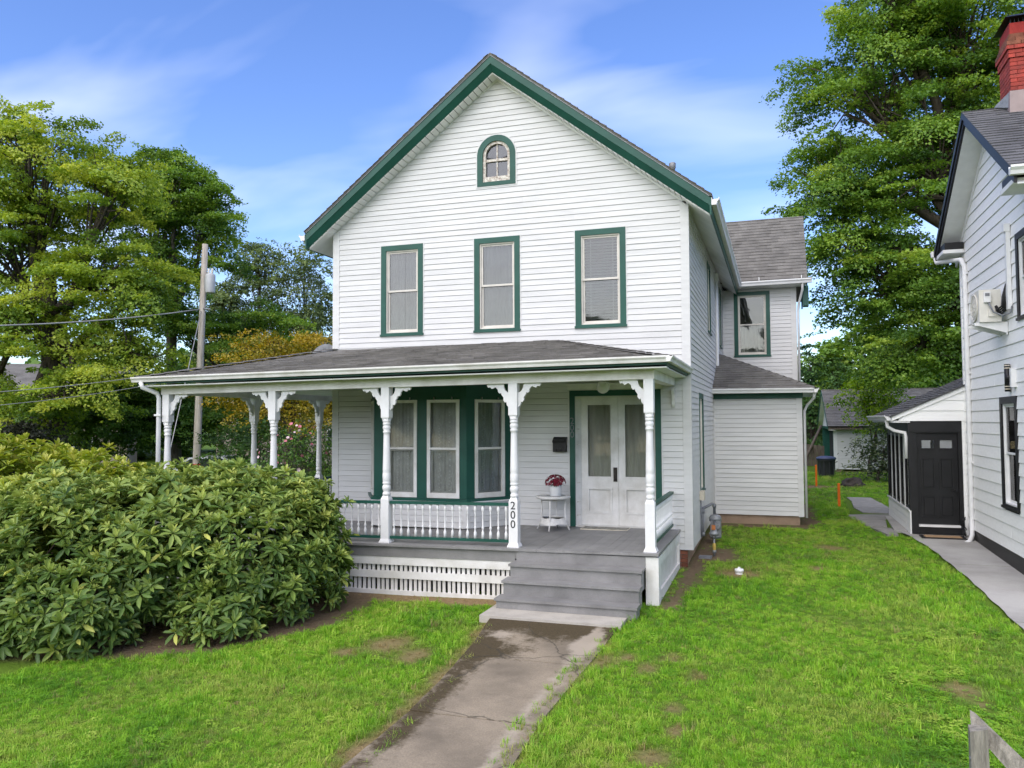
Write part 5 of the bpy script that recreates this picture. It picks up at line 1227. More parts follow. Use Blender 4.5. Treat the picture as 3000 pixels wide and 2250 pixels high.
def unit(a): return a/np.maximum(np.linalg.norm(a, axis=-1, keepdims=True), 1e-9)
def leaf_quads(p, n, s, rng, asp=.42, fold=.12, along=None):
    """one rhombic folded leaf per point"""
    N = len(p); n = unit(n); d = rng.normal(size=(N, 3)) if along is None else along+rng.normal(size=(N, 3))*.35
    d = unit(d-n*np.sum(d*n, 1, keepdims=True)); w = np.cross(n, d); s = s[:, None]
    v = np.stack([p-d*s*.5, p-d*s*.02+w*s*asp+n*s*fold, p+d*s*.5-n*s*.08, p-d*s*.02-w*s*asp+n*s*fold], 1)
    return v.reshape(-1, 3), np.arange(N*4).reshape(-1, 4)
def sample_ells(ells, N, rng, shell=.5, low=-.75):
    E = np.array([[*c, rx, ry, rz] for c, rx, ry, rz in ells], float); wt = (E[:, 3]*E[:, 4]*E[:, 5])**(2/3); k = rng.choice(len(E), N, p=wt/wt.sum())
    d = unit(rng.normal(size=(N, 3))); bad = d[:, 2] < low; d[bad, 2] *= -1
    r = 1.03-shell*rng.random(N)**1.6+rng.normal(0, .07, N)
    return E[k, :3]+d*E[k, 3:]*r[:, None], d, k
def crown_arrays(ells, nclump, per, leaf, rng, rc=(.55, 1.05), shell=.5, flat=.5, low=-.8, asp=.34, up=1.1, tint=(.45, .2), spray=.75):
    cen, out, k = sample_ells(ells, nclump, rng, shell, low)
    P, Nn, S, T = [], [], [], []
    R_ = rc[0]*.6+(rc[1]*1.08-rc[0]*.6)*rng.beta(1.7, 1.6, nclump)
    for c, o, r in zip(cen, out, R_):
        tb = rng.normal(tint[0], tint[1])
        if spray and rng.random() < spray:      # bough: a drooping, elongated shelf of leaves pointing outwards
            m = int(per*r*r/.64*.8); hz = unit(np.array([o[0], o[1], 0])+rng.normal(0, .45, 3)*np.array([1, 1, .35])); lt = unit(np.cross([0, 0, 1.], hz)); up_ = np.cross(hz, lt)
            t = rng.uniform(-1, 1, m); wd = (1-.55*np.abs(t))*rng.uniform(.4, .75); l = rng.uniform(-1, 1, m)*wd
            q = c+hz*(t*r*1.25)[:, None]+lt*(l*r)[:, None]-np.array([0, 0, 1.])*(r*(.28*np.clip(t, 0, 1)**2+.22*l**2))[:, None]+rng.normal(size=(m, 3))*.085*r
            nn = np.array([0, 0, 1.])+hz*(.35*t)[:, None]+lt*(.5*l)[:, None]+rng.normal(size=(m, 3))*.6
        else:
            m = int(per*r*r/(.64)); rho = np.sqrt(rng.random(m)); th = rng.random(m)*2*np.pi
            ax = unit(np.array([o[0]*.75, o[1]*.75, up])+rng.normal(0, .28, 3)); e1 = unit(np.cross(ax, [0.3, .8, .1])); e2 = np.cross(ax, e1)
            sq = rng.uniform(.65, 1.35)
            rad = (e1*np.cos(th)[:, None]*sq+e2*np.sin(th)[:, None]/sq)*rho[:, None]*r
            q = c+rad-ax*(flat*r*rho**2)[:, None]+rng.normal(size=(m, 3))*.09*r-ax*(rng.random(m)**2*r*.35)[:, None]
            nn = ax+unit(rad+1e-6)*rho[:, None]*.7+rng.normal(size=(m, 3))*.6
        P.append(q); Nn.append(nn); S.append(leaf*rng.uniform(.65, 1.25, m)); T.append(np.clip(tb+rng.normal(0, .13, m), 0, 1))
    P = np.concatenate(P); v, q = leaf_quads(P, np.concatenate(Nn), np.concatenate(S), rng, asp)
    return v, q, np.repeat(np.concatenate(T), 4), cen, k
def tree(name, label, base, ells, lm, nclump, per, leaf, seed, trunk_r=.3, bark='bark', limbs=None, cat='tree', group=None, fork=None, twigs=.5, **kw):
    rng = np.random.default_rng(seed); rr = random.Random(seed)
    ells = [(c, r[0], r[1], r[2]) for c, r in ells]
    t = thing(name, label, cat, base, group)
    v, q, ti, cen, k = crown_arrays(ells, nclump, per, leaf, rng, **kw)
    b = Vector(base); me = np_mesh('crown', v-np.array(base), q, LEAF[lm], ti); o = bpy.data.objects.new('crown', me); link(o, t)
    if trunk_r:
        mb = MB(); top = Vector(fork) if fork else Vector((sum(e[0][0] for e in ells)/len(ells), sum(e[0][1] for e in ells)/len(ells), b.z+(max(e[0][2] for e in ells)-b.z)*.55))
        pts = [b-Vector((0, 0, .3))]+[b.lerp(top, s)+Vector((rr.uniform(-.1, .1), rr.uniform(-.1, .1), 0))*(1 if 0 < s < 1 else 0) for s in (.15, .35, .55, .8, 1.)]
        mb.tube(pts, [trunk_r*1.35, trunk_r*1.05, trunk_r*.95, trunk_r*.85, trunk_r*.75, trunk_r*.6], 10)
        for i, e in enumerate(ells):
            c = Vector(e[0]); s = rr.uniform(.55, 1.0); st = b.lerp(top, s); mid = st.lerp(c, .5)+Vector((rr.uniform(-.3, .3), rr.uniform(-.3, .3), rr.uniform(-.1, .4)))
            end = c+Vector((0, 0, e[3]*.5))
            mb.tube([st, mid, c, end], [trunk_r*.42, trunk_r*.3, trunk_r*.2, trunk_r*.06], 6, False)
            for j in np.where(k == i)[0]:
                if rr.random() < twigs:
                    g = Vector(cen[j]); m2 = c.lerp(g, .5)+Vector((rr.uniform(-.2, .2), rr.uniform(-.2, .2), rr.uniform(-.3, .1))); f0 = c.lerp(st, rr.uniform(0, .5))
                    mb.tube([f0, m2, g], [trunk_r*.12, trunk_r*.07, .008], 4, False)
        mb.build('trunk', M[bark], t)
    return t
def E3(cx, cy, cz, rx, rz, ry=None): return ((cx, cy, cz), (rx, ry or rx, rz))
def build_trees():
    # left: big maple, slimmer maple, low limbs
    tree('maple_tree', 'tall broad maple at the left edge of the view', (-24.2, 9.9, -1.0),
         [E3(-25.3, 9.3, 11.2, 3.0, 2.2), E3(-22.4, 10.2, 10.4, 2.2, 1.7), E3(-26.0, 9.2, 8.2, 2.8, 1.9), E3(-22.6, 10.3, 7.2, 2.3, 1.8), E3(-24.2, 9.0, 5.0, 2.5, 1.3), E3(-21.6, 10.6, 4.4, 1.6, 1.4), E3(-27.3, 8.6, 5.6, 1.8, 2.0), E3(-25.8, 8.4, 2.9, 1.6, 1.0), E3(-22.6, 9.0, 2.7, 1.7, 1.1), E3(-24.2, 8.2, 1.5, 1.6, 1.0), E3(-20.9, 10.4, 6.6, 1.3, 1.2)],
         'mapleY', 380, 410, .125, 11, .42, shell=.55, tint=(.55, .22), rc=(.55, 1.1), fork=(-24.7, 9.7, 7.5))
    tree('maple_tree', 'slender maple with pale forked trunk left of utility pole', (-24.5, 16.3, -1.0),
         [E3(-24.3, 15.9, 12.3, 2.0, 1.7), E3(-23.0, 16.3, 11.0, 1.3, 1.5), E3(-25.4, 15.6, 10.2, 1.8, 1.9), E3(-22.3, 16.5, 9.2, 1.0, .9), E3(-24.0, 15.8, 8.3, 1.3, .8)],
         'maple', 190, 360, .13, 12, .27, 'barkpale', shell=.6, tint=(.5, .2), fork=(-24.55, 16.0, 9.6))
    tree('maple_tree', 'low leafy maple behind the porch corner and pole', (-22.0, 17.4, -.9),
         [E3(-22.5, 16.9, 4.6, 2.1, 1.9), E3(-20.9, 17.6, 5.2, 1.8, 1.8), E3(-21.8, 17.2, 2.2, 2.0, 1.4), E3(-24.4, 16.0, 6.4, 1.6, 1.2), E3(-20.0, 18.2, 2.6, 1.6, 1.5), E3(-19.4, 18.6, 4.6, 1.3, 1.2)],
         'maple', 210, 380, .12, 13, .2, shell=.6, tint=(.42, .18))
    tree('maple_tree', 'dense dark young maple below the overhead wires', (-26.0, 14.4, -1.0),
         [E3(-26.0, 14.0, 2.3, 2.2, 1.6), E3(-28.2, 13.2, 1.6, 2.0, 1.5), E3(-24.2, 15.2, 1.8, 1.9, 1.7), E3(-30.4, 12.2, 1.4, 2.0, 1.6)], 'dark', 230, 330, .14, 14, .14, shell=.7, tint=(.6, .2))
    tree('purple_shrub', 'dark purple-leaved shrub beneath the big left maple', (-23.6, 8.0, -1.0), [E3(-23.6, 8.0, .5, 1.4, 1.5), E3(-24.8, 7.6, .3, 1.1, 1.2)], 'purple', 110, 180, .13, 15, .08, cat='shrub', shell=.6)
    # sparse locusts far behind
    for i, (x, y, z, r, h, lab) in enumerate(((-29.4, 29.0, 11.2, 2.0, 2.0, 'sparse feathery tree farther left behind the pole'), (-26.6, 29.8, 10.6, 2.3, 2.6, 'sparse feathery tree with dark stems left of gable wall'), (-31.6, 28.4, 9.2, 1.6, 1.8, 'small sparse feathery tree close behind the utility pole'))):
        tree('locust_tree', lab, (x, y, -1.0), [E3(x, y, z, r, h), E3(x+.9, y, z-2.6, r*.8, h*.8), E3(x-1., y, z-3.2, r*.7, h*.7)], 'locust', 170, 100, .19, 20+i, .13, spray=.25, shell=.75, group='feathery trees behind the pole', rc=(.4, .9), tint=(.45, .22), asp=.28)
    # golden tree and hibiscus beyond the porch
    tree('golden_tree', 'low spreading tree with golden leaves behind the porch', (-14.2, 9.6, -.85), [E3(-14.4, 9.3, 4.1, 1.5, .75), E3(-13.2, 9.7, 3.9, 1.3, .7), E3(-15.4, 9.0, 3.0, 1.3, .8), E3(-13.9, 9.6, 2.3, 2.0, .8), E3(-12.2, 10.2, 2.6, 1.5, .9)], 'gold', 300, 230, .085, 31, .13, shell=.6, rc=(.3, .8), tint=(.74, .2), flat=.3, spray=.4)
    tree('yew_shrub', 'dark evergreen shrub beyond the porch posts', (-17.2, 13.2, -.9), [E3(-17.2, 13.2, .8, 2.0, 1.6), E3(-15.0, 13.8, .7, 2.0, 1.7), E3(-13.0, 14.6, .8, 1.9, 1.8), E3(-19.0, 15.6, .6, 1.6, 1.5)], 'dark', 240, 220, .1, 34, .06, cat='shrub', shell=.3, rc=(.4, .8), tint=(.3, .18))
    h = tree('hibiscus_shrub', 'rose of Sharon shrub with pink flowers beyond the porch', (-9.6, 3.6, -.75), [E3(-9.6, 3.3, .5, .9, .9), E3(-10.6, 3.2, .15, .7, .7), E3(-8.9, 3.7, .7, .6, .8), E3(-9.4, 3.3, 1.2, .5, .5)], 'hib', 190, 150, .075, 32, .05, cat='shrub', shell=.5, rc=(.2, .38), tint=(.45, .2), flat=.2)
    rng = np.random.default_rng(5); cen, out, k = sample_ells([((-9.6, 3.3, .6), .95, .9, 1.0), ((-10.5, 3.2, .3), .75, .7, .75), ((-9.4, 3.3, 1.3), .5, .5, .5)], 70, rng, .05, -.3)
    fl = [MB(), MB()]
    for c, o in zip(cen, out):
        n = Vector(o); a = n.orthogonal().normalized(); b = n.cross(a); c = Vector(c)+n*.05; r = rng.uniform(.03, .055); m = fl[rng.integers(2)]
        for i in range(5):
            t = i*1.2566; e = lambda t, r: c+(a*math.cos(t)+b*math.sin(t))*r+n*.015
            m.add([c, e(t-.6, r*.8), e(t, r), e(t+.6, r*.8)], [(0, 1, 2, 3)])
    fl[0].build('blossoms', mat('pink_blossom', (.60, .20, .26), .7, .15, 20.), h); fl[1].build('blossoms', mat('pale_blossom', (.70, .55, .58), .7, .1, 20.), h)
    tree('clipped_shrub', 'rounded green shrub behind the porch railing', (-10.0, .9, -.8), [E3(-10.0, .9, .05, .85, .75), E3(-9.2, 1.1, -.05, .7, .65)], 'hib', 130, 170, .06, 33, .05, cat='shrub', shell=.25, rc=(.18, .32), tint=(.6, .15), flat=.15)
    # right: the great maple behind the neighbouring house
    tree('maple_tree', 'huge dense maple towering behind the neighbouring house', (7.6, 16.6, -.46),
         [E3(4.3, 15.6, 12.9, 2.5, 2.0), E3(7.2, 16.4, 14.6, 3.2, 2.6), E3(3.6, 15.6, 9.4, 2.0, 1.9), E3(6.3, 15.6, 9.9, 2.8, 2.5), E3(4.9, 15.8, 6.3, 2.2, 1.8), E3(7.0, 15.8, 5.6, 2.4, 1.9), E3(9.2, 16.8, 11.0, 2.8, 3.2), E3(5.8, 15.4, 3.9, 1.9, 1.2), E3(8.6, 15.6, 3.6, 2.0, 1.2), E3(5.2, 15.2, 15.4, 1.8, 1.6), E3(9.5, 16.6, 7.2, 2.4, 2.4), E3(3.9, 15.4, 7.4, 1.6, 1.6)],
         'maple', 820, 430, .112, 41, .5, shell=.55, tint=(.48, .2), rc=(.5, 1.05), fork=(7.2, 16.4, 8.5), flat=.5)
    tree('lime_tree', 'small bright lime-green tree in front of garage roof', (4.6, 20.5, -.46), [E3(4.5, 20.4, 2.7, .85, .9), E3(5.3, 20.6, 2.3, .9, .8), E3(4.9, 20.5, 1.7, .8, .6)], 'lime', 150, 150, .11, 42, .08, shell=.6, rc=(.3, .6))
    tree('weeping_shrub', 'loose weeping grey-green shrub in front of garage wall', (4.75, 18.2, -.46), [E3(4.9, 18.2, .9, 1.0, .8), E3(4.5, 18.1, .2, 1.0, .6), E3(5.3, 18.2, 1.7, .8, .6), E3(5.0, 18.2, -.1, 1.0, .35)], 'willow', 120, 75, .15, 43, .05, cat='shrub', shell=.6, rc=(.3, .6), asp=.16, flat=.9, tint=(.45, .25))
    for i, (x, y, h, r, lab) in enumerate(((3.1, 34, 6.2, 1.2, 'tall dark arborvitae just right of the white wing'), (4.6, 37, 5.2, 1.1, 'shorter arborvitae behind the garage roof'), (1.3, 34.5, 5.4, 1.1, 'arborvitae mostly hidden behind the white wing'))):
        tree('arborvitae', lab, (x, y, -.46), [E3(x, y, h*.18, r, h*.26), E3(x, y, h*.45, r*.85, h*.28), E3(x, y, h*.75, r*.55, h*.28)], 'cedar', 230, 110, .2, 50+i, .1, shell=.35, rc=(.25, .5), up=.4, flat=.8, asp=.3, group='arborvitae behind the garage')
    tree('background_tree', 'mid-green tree far behind the garage', (5.0, 39, -.46), [E3(4.8, 39, 4.6, 1.8, 2.0), E3(6.4, 39, 5.4, 2.0, 2.4), E3(8.6, 40, 5.0, 2.4, 2.6)], 'maple', 150, 110, .26, 55, .2, shell=.6, tint=(.6, .15))
    # far wood closing the horizon; its unseen rest is added to block horizon glow
    rng = np.random.default_rng(77); ells = []
    for i in range(248):
        a = R(-78+i*1.45); d = rng.uniform(62, 85); ells.append(((1.3+d*math.sin(a), -13+d*math.cos(a), rng.uniform(.5, 3.0)), 5.5, 5.5, rng.uniform(3.0, 6.2)))
    for x, y, s in ((-13, -42, 1.), (2, -48, 1.15), (17, -40, .95), (-28, -36, 1.), (30, -30, 1.)): ells += [((x, y, 7*s), 4*s, 4*s, 3*s), ((x+2.5, y, 4*s), 4*s, 3*s, 2.5*s), ((x-2.5, y, 4*s), 4*s, 3*s, 2.5*s)]     # unseen trees behind the viewpoint, added for pane reflections and to cut horizon light
    v, q, ti, cen, k = crown_arrays(ells, 4300, 26, .75, rng, rc=(1.2, 2.4), shell=.35, low=-.3, tint=(.5, .2))
    me = np_mesh('treeline', v, q, LEAF['dark'], ti); o = bpy.data.objects.new('treeline', me); link(o); tag(o, 'dark distant belt of trees closing the horizon', 'treeline', kind='stuff')
build_trees()

# ------------------------------------------------------------------ rhododendrons
def whorl(rng, big=1., young=.5, shift=0.):
    V, Q, T = [], [], []
    def leaf(az, el, L, tw, t):
        d = np.array([math.cos(az)*math.cos(el), math.sin(az)*math.cos(el), math.sin(el)]); s = np.array([-math.sin(az), math.cos(az), 0.]); n = np.cross(d, s); s = s*math.cos(tw)+n*math.sin(tw); n = np.cross(d, s)
        if n[2] < 0: n = -n
        w = L*.15; b = d*.012; k = len(V); dr = -.12*L
        V.extend([b, b+d*L*.38+s*w+n*w*.35, b+d*L*.74+s*w*.85+n*w*.3, b+d*L+np.array([0, 0, dr]), b+d*L*.74-s*w*.85+n*w*.3, b+d*L*.38-s*w+n*w*.35])
        Q.extend([(k, k+1, k+2, k+3), (k, k+3, k+4, k+5)]); T.extend([t]*6)
    a0 = rng.random()*6.28; n1 = rng.integers(6, 9); base = rng.uniform(.15, .45)+shift
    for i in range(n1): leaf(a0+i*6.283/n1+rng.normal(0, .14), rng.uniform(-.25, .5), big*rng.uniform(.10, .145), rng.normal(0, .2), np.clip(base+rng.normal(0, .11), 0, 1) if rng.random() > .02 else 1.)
    for i in range(rng.integers(5, 8)): leaf(rng.random()*6.28, rng.uniform(.6, 1.3), big*rng.uniform(.07, .115), rng.normal(0, .3), np.clip(base+young*rng.uniform(.25, .55), 0, 1))
    return np.array(V), np.array(Q), np.array(T)
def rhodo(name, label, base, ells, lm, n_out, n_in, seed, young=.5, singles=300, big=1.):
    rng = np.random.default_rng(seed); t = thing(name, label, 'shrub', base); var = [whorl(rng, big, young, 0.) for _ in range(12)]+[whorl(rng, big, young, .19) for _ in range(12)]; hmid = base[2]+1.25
    meshes = [np_mesh('leaf_whorl', v, q, LEAF[lm], ti) for v, q, ti in var]
    E = np.array([[*c, *r] for c, r in ells], float)
    def samp(n, r0, r1):
        wt = (E[:, 3]*E[:, 5]+E[:, 3]*E[:, 4]); k = rng.choice(len(E), n*2, p=wt/wt.sum()); d = unit(rng.normal(size=(n*2, 3)))
        d[:, 2] = np.where(d[:, 2] < -.72, -d[:, 2], d[:, 2]); bmp = np.array([mnoise.noise(Vector((a*2.3+e_*7.1, b_*2.3, c_*2.3))) for (a, b_, c_), e_ in zip(d, k)]); p = E[k, :3]+d*E[k, 3:]*(rng.uniform(r0, r1, n*2)+.2*bmp)[:, None]; nn = unit(d/E[k, 3:])
        ok = np.ones(len(p), bool)
        for e_i, e in enumerate(E):
            inside = (((p-e[:3])/e[3:])**2).sum(1) < r0*r0*.9; ok &= ~(inside & (k != e_i))
        ok &= p[:, 2] > gz(p[:, 0], p[:, 1])+.06
        return p[ok][:n], nn[ok][:n]
    p1, n1 = samp(n_out, .90, 1.07); p2, n2 = samp(n_in, .72, .93)
    P = np.concatenate([p1, p2]); Nn = np.concatenate([n1, n2]); Nn = unit(Nn*.7+np.array([0, 0, .8])+rng.normal(size=P.shape)*.3)
    hole = np.array([mnoise.noise(Vector(q_)*2.1+Vector((3.3, 1.7, seed))) for q_ in P]) > .27
    hole[len(p1):] = False; sh = rng.random(len(P)) < .13; sh[len(p1):] = False
    P = P+np.where(sh[:, None], Nn*rng.uniform(.06, .2, (len(P), 1)), 0)
    P, Nn = P[~hole], Nn[~hole]; n_keep = int((~hole[:len(p1)]).sum())
    dist = np.linalg.norm(P-np.array(CAM_POS), axis=1)+1.2*(np.arange(len(P)) >= n_keep); 
    dist = dist+np.where(P[:, 1] > base[1]+.3, 2., 0)
    order = np.argsort(dist); VV, QQ, TT = [], [], []; off = 0
    for rank, i in enumerate(order):
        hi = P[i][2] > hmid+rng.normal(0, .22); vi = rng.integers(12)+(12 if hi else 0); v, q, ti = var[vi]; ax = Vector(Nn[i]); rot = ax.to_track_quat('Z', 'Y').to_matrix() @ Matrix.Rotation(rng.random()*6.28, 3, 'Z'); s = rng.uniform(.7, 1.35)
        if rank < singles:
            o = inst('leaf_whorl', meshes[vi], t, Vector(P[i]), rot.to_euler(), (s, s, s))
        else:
            VV.append(v*s @ np.array(rot).T+P[i]); QQ.append(q+off); TT.append(np.clip(ti+rng.normal(0, .08), 0, 1)); off += len(v)
    me = np_mesh('foliage', np.concatenate(VV)-np.array(base), np.concatenate(QQ), LEAF[lm], np.concatenate(TT)); o = bpy.data.objects.new('foliage', me); link(o, t); tag(o, kind='stuff')
    st = MB(); rr = random.Random(seed)
    for k in range(60):
        e = E[rr.randrange(len(E))]; i = rr.randrange(len(P)); b = Vector((e[0]+rr.uniform(-.3, .3)*e[3], e[1]+rr.uniform(-.3, .3)*e[4], GZ(e[0], e[1])-.05)); g = Vector(P[i])
        if (g-b).length > 2.2: continue
        m_ = b.lerp(g, .5)+Vector((rr.uniform(-.2, .2), rr.uniform(-.2, .2), -.1)); st.tube([b, m_, g], [.018, .012, .006], 5, False)
    st.build('stems', M['twig'], t)
    return t
def build_rhodos():
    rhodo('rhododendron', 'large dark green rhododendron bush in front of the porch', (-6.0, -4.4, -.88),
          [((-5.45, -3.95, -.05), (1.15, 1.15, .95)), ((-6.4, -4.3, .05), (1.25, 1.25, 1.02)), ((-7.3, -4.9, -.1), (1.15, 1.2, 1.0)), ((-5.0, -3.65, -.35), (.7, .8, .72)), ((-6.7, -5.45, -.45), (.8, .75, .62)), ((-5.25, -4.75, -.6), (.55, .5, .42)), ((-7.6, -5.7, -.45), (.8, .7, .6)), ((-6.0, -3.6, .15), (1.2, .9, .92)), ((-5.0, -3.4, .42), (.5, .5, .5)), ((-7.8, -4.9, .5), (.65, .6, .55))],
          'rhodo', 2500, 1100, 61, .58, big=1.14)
    rhodo('rhododendron', 'paler yellow-green rhododendron behind the dark one, far left', (-9.2, -4.4, -.95), [((-8.9, -4.3, .25), (1.3, 1.2, 1.15)), ((-10.3, -4.4, .3), (1.3, 1.2, 1.2)), ((-7.9, -4.0, .2), (.9, .9, 1.0))], 'rhodoY', 900, 300, 62, .8, big=1.05)
build_rhodos()

# ------------------------------------------------------------------ grass
def mat_grass():
    m, nt, b = nt_of('grass_blade'); N, L = nt.nodes, nt.links
    geo = N.new('ShaderNodeNewGeometry'); oi = N.new('ShaderNodeObjectInfo')
    nz = N.new('ShaderNodeTexNoise'); nz.inputs['Scale'].default_value = .75; nz.inputs['Detail'].default_value = 5; nz.inputs['Roughness'].default_value = .65; L.new(geo.outputs['Position'], nz.inputs['Vector'])
    ad = N.new('ShaderNodeMath'); ad.operation = 'MULTIPLY_ADD'; ad.inputs[1].default_value = .36; L.new(oi.outputs['Random'], ad.inputs[0]); sb = N.new('ShaderNodeMath'); sb.operation = 'SUBTRACT'; sb.inputs[1].default_value = .05; L.new(nz.outputs['Fac'], sb.inputs[0]); L.new(sb.outputs[0], ad.inputs[2])
    rp = N.new('ShaderNodeValToRGB'); el = rp.color_ramp.elements
    cols = [(.38, (.095, .245, .022)), (.54, (.18, .41, .024)), (.70, (.285, .51, .034)), (.86, (.43, .55, .09))]
    while len(el) < 4: el.new(.5)
    for e, (p, c) in zip(el, cols): e.position = p; e.color = c4(c)
    L.new(ad.outputs[0], rp.inputs[0])
    at = N.new('ShaderNodeAttribute'); at.attribute_name = 'dry'; at.attribute_type = 'INSTANCER'
    mx = N.new('ShaderNodeMix'); mx.data_type = 'RGBA'; mx.inputs['B'].default_value = (.34, .26, .12, 1); L.new(at.outputs['Fac'], mx.inputs['Factor']); L.new(rp.outputs[0], mx.inputs['A'])
    L.new(mx.outputs['Result'], b.inputs['Base Color']); b.inputs['Roughness'].default_value = .5; b.inputs['Specular IOR Level'].default_value = .25
    tl = N.new('ShaderNodeBsdfTranslucent'); L.new(mx.outputs['Result'], tl.inputs[0]); ms = N.new('ShaderNodeMixShader'); ms.inputs[0].default_value = .3
    L.new(b.outputs[0], ms.inputs[1]); L.new(tl.outputs[0], ms.inputs[2]); L.new(ms.outputs[0], N['Material Output'].inputs[0]); return m
def build_grass():
    gm = mat_grass(); col = bpy.data.collections.new('grass_tufts'); rng = np.random.default_rng(9)
    def tuft(n, h0, h1, rad, wd, lean):
        V, F = [], []
        for i in range(n):
            a = rng.random()*6.28; r = rad*math.sqrt(rng.random()); b = np.array([r*math.cos(a), r*math.sin(a), -.01]); h = rng.uniform(h0, h1); az = rng.random()*6.28; ln = lean*rng.uniform(.2, 1.2)
            d = np.array([math.cos(az), math.sin(az), 0]); s = np.array([-math.sin(az), math.cos(az), 0])*wd*rng.uniform(.6, 1.2)
            m_ = b+d*h*ln*.35+np.array([0, 0, h*.6]); t = b+d*h*ln+np.array([0, 0, h*(1-.25*ln)]); k = len(V)
            V += [b-s, b+s, m_+s*.8, m_-s*.8, t]; F += [(k, k+1, k+2, k+3), (k+3, k+2, k+4)]
        me = bpy.data.meshes.new('tuft'); me.from_pydata([tuple(x) for x in V], [], F); me.materials.append(gm); return me
    def clover(n):
        V, F = [], []
        for i in range(n):
            a = rng.random()*6.28; r = .09*math.sqrt(rng.random()); c = np.array([r*math.cos(a), r*math.sin(a), rng.uniform(.03, .07)]); ph = rng.random()*6.28
            for j in range(3):
                t = ph+j*2.094; d = np.array([math.cos(t), math.sin(t), rng.uniform(-.2, .3)]); s = np.array([-math.sin(t), math.cos(t), 0]); R0 = rng.uniform(.014, .022); k = len(V)
                V += [c, c+d*R0*.6+s*R0*.55, c+d*R0*1.15, c+d*R0*.6-s*R0*.55]; F.append((k, k+1, k+2, k+3))
        me = bpy.data.meshes.new('tuft'); me.from_pydata([tuple(x) for x in V], [], F); me.materials.append(gm); return me
    ms = [tuft(24, .03, .075, .05, .003, .8), tuft(24, .03, .065, .055, .0028, 1.1), tuft(20, .035, .09, .045, .0034, .8), tuft(24, .025, .06, .055, .003, 1.2), tuft(15, .07, .17, .05, .0046, 1.0), clover(22)]
    for i, me in enumerate(ms):
        o = bpy.data.objects.new('tuft_%d' % i, me); col.objects.link(o)
    P = []
    def band(x0, x1, y0, y1, dens): 
        n = int((x1-x0)*(y1-y0)*dens); P.append(np.stack([rng.uniform(x0, x1, n), rng.uniform(y0, y1, n)], 1))
    band(-6.6, 4.3, -8.9, -6.0, 620); band(-6.6, 4.3, -6.0, -3.4, 480); band(-5.6, 4.3, -3.4, -1.2, 330); band(-.2, 4.3, -1.2, 2.0, 240); band(0, 4.3, 2.0, 5.0, 190); band(1.7, 4.2, 5, 10, 150); band(1.8, 9, 10, 23, 60); band(-13, -8.3, -3, 12, 14)
    p = np.concatenate(P); x, y = p[:, 0], p[:, 1]; d, s, h = masks(x, y)
    u = rng.random(len(p)); keep = ~h & (u > np.clip(d*1.05, 0, .985)) & (u > s*.78); p = p[keep]; s = s[keep]; d = d[keep]; x, y = p[:, 0], p[:, 1]
    n = len(p); dist = np.hypot(x-1.34, y+13.05)
    v = np.stack([x, y, gz(x, y)+(vnoise(x, y, .7, 5)-.5)*.03], 1)
    idx = rng.integers(0, 4, n); r2 = rng.random(n)
    long_ = vnoise(x, y, .9, 21); edge = np.minimum(np.abs(x-path_x(y, PATH_R)), np.abs(x-path_x(y, PATH_L)))
    tall = (r2 < .015+.06*(long_ > .66)+.22*((edge < .35) & (y < -4.2))+.15*((x > .1) & (x < 1.1) & (y < -6.2))+.12*((x > 3.0) & (y < 1)))
    idx[tall] = 4
    clv = (~tall) & (rng.random(n) < .012+.28*((vnoise(x, y, 1.1, 33) > .63) & (x > 2.2) & (y < 0))+.02*(vnoise(x, y, .9, 35) > .6)); idx[clv] = 5
    rot = np.stack([rng.normal(0, .12, n), rng.normal(0, .12, n), rng.random(n)*6.28], 1)
    scl = .72*rng.uniform(.75, 1.2, n)*(1+np.clip((dist-8)*.035, 0, 1.0))*(.75+.5*vnoise(x, y, 1.6, 11))*(1-.45*np.clip(s+d, 0, 1))
    dry = np.clip(s*1.2+np.where(rng.random(n) < .055, .6, 0)+.35*(vnoise(x, y, 1.3, 41) > .68)*rng.random(n), 0, 1)
    scl[clv] *= .75; dry[clv] = 0
    me = bpy.data.meshes.new('grass'); me.vertices.add(n); me.vertices.foreach_set('co', v.astype(np.float32).ravel())
    for nm, tp, a in (('idx', 'INT', idx.astype(np.int32)), ('scl', 'FLOAT', scl.astype(np.float32)), ('dry', 'FLOAT', dry.astype(np.float32))):
        at = me.attributes.new(nm, tp, 'POINT'); at.data.foreach_set('value', a)
    at = me.attributes.new('rot', 'FLOAT_VECTOR', 'POINT'); at.data.foreach_set('vector', rot.astype(np.float32).ravel())
    me.materials.append(gm); o = bpy.data.objects.new('grass', me); link(o); tag(o, 'short bright green lawn grass with taller tufts and clover', 'grass', kind='stuff')
    ng = bpy.data.node_groups.new('grass_scatter', 'GeometryNodeTree'); ng.interface.new_socket('Geometry', in_out='INPUT', socket_type='NodeSocketGeometry'); ng.interface.new_socket('Geometry', in_out='OUTPUT', socket_type='NodeSocketGeometry')
    N, L = ng.nodes, ng.links; gi = N.new('NodeGroupInput'); go = N.new('NodeGroupOutput'); ci = N.new('GeometryNodeCollectionInfo'); ci.inputs['Collection'].default_value = col; ci.inputs['Separate Children'].default_value = True; ci.inputs['Reset Children'].default_value = True
    ip = N.new('GeometryNodeInstanceOnPoints'); ip.inputs['Pick Instance'].default_value = True
    def na(nm, tp):
        q = N.new('GeometryNodeInputNamedAttribute'); q.data_type = tp; q.inputs['Name'].default_value = nm; return q.outputs['Attribute']
    L.new(gi.outputs[0], ip.inputs['Points']); L.new(ci.outputs[0], ip.inputs['Instance']); L.new(na('idx', 'INT'), ip.inputs['Instance Index']); L.new(na('rot', 'FLOAT_VECTOR'), ip.inputs['Rotation']); L.new(na('scl', 'FLOAT'), ip.inputs['Scale']); L.new(ip.outputs[0], go.inputs[0])
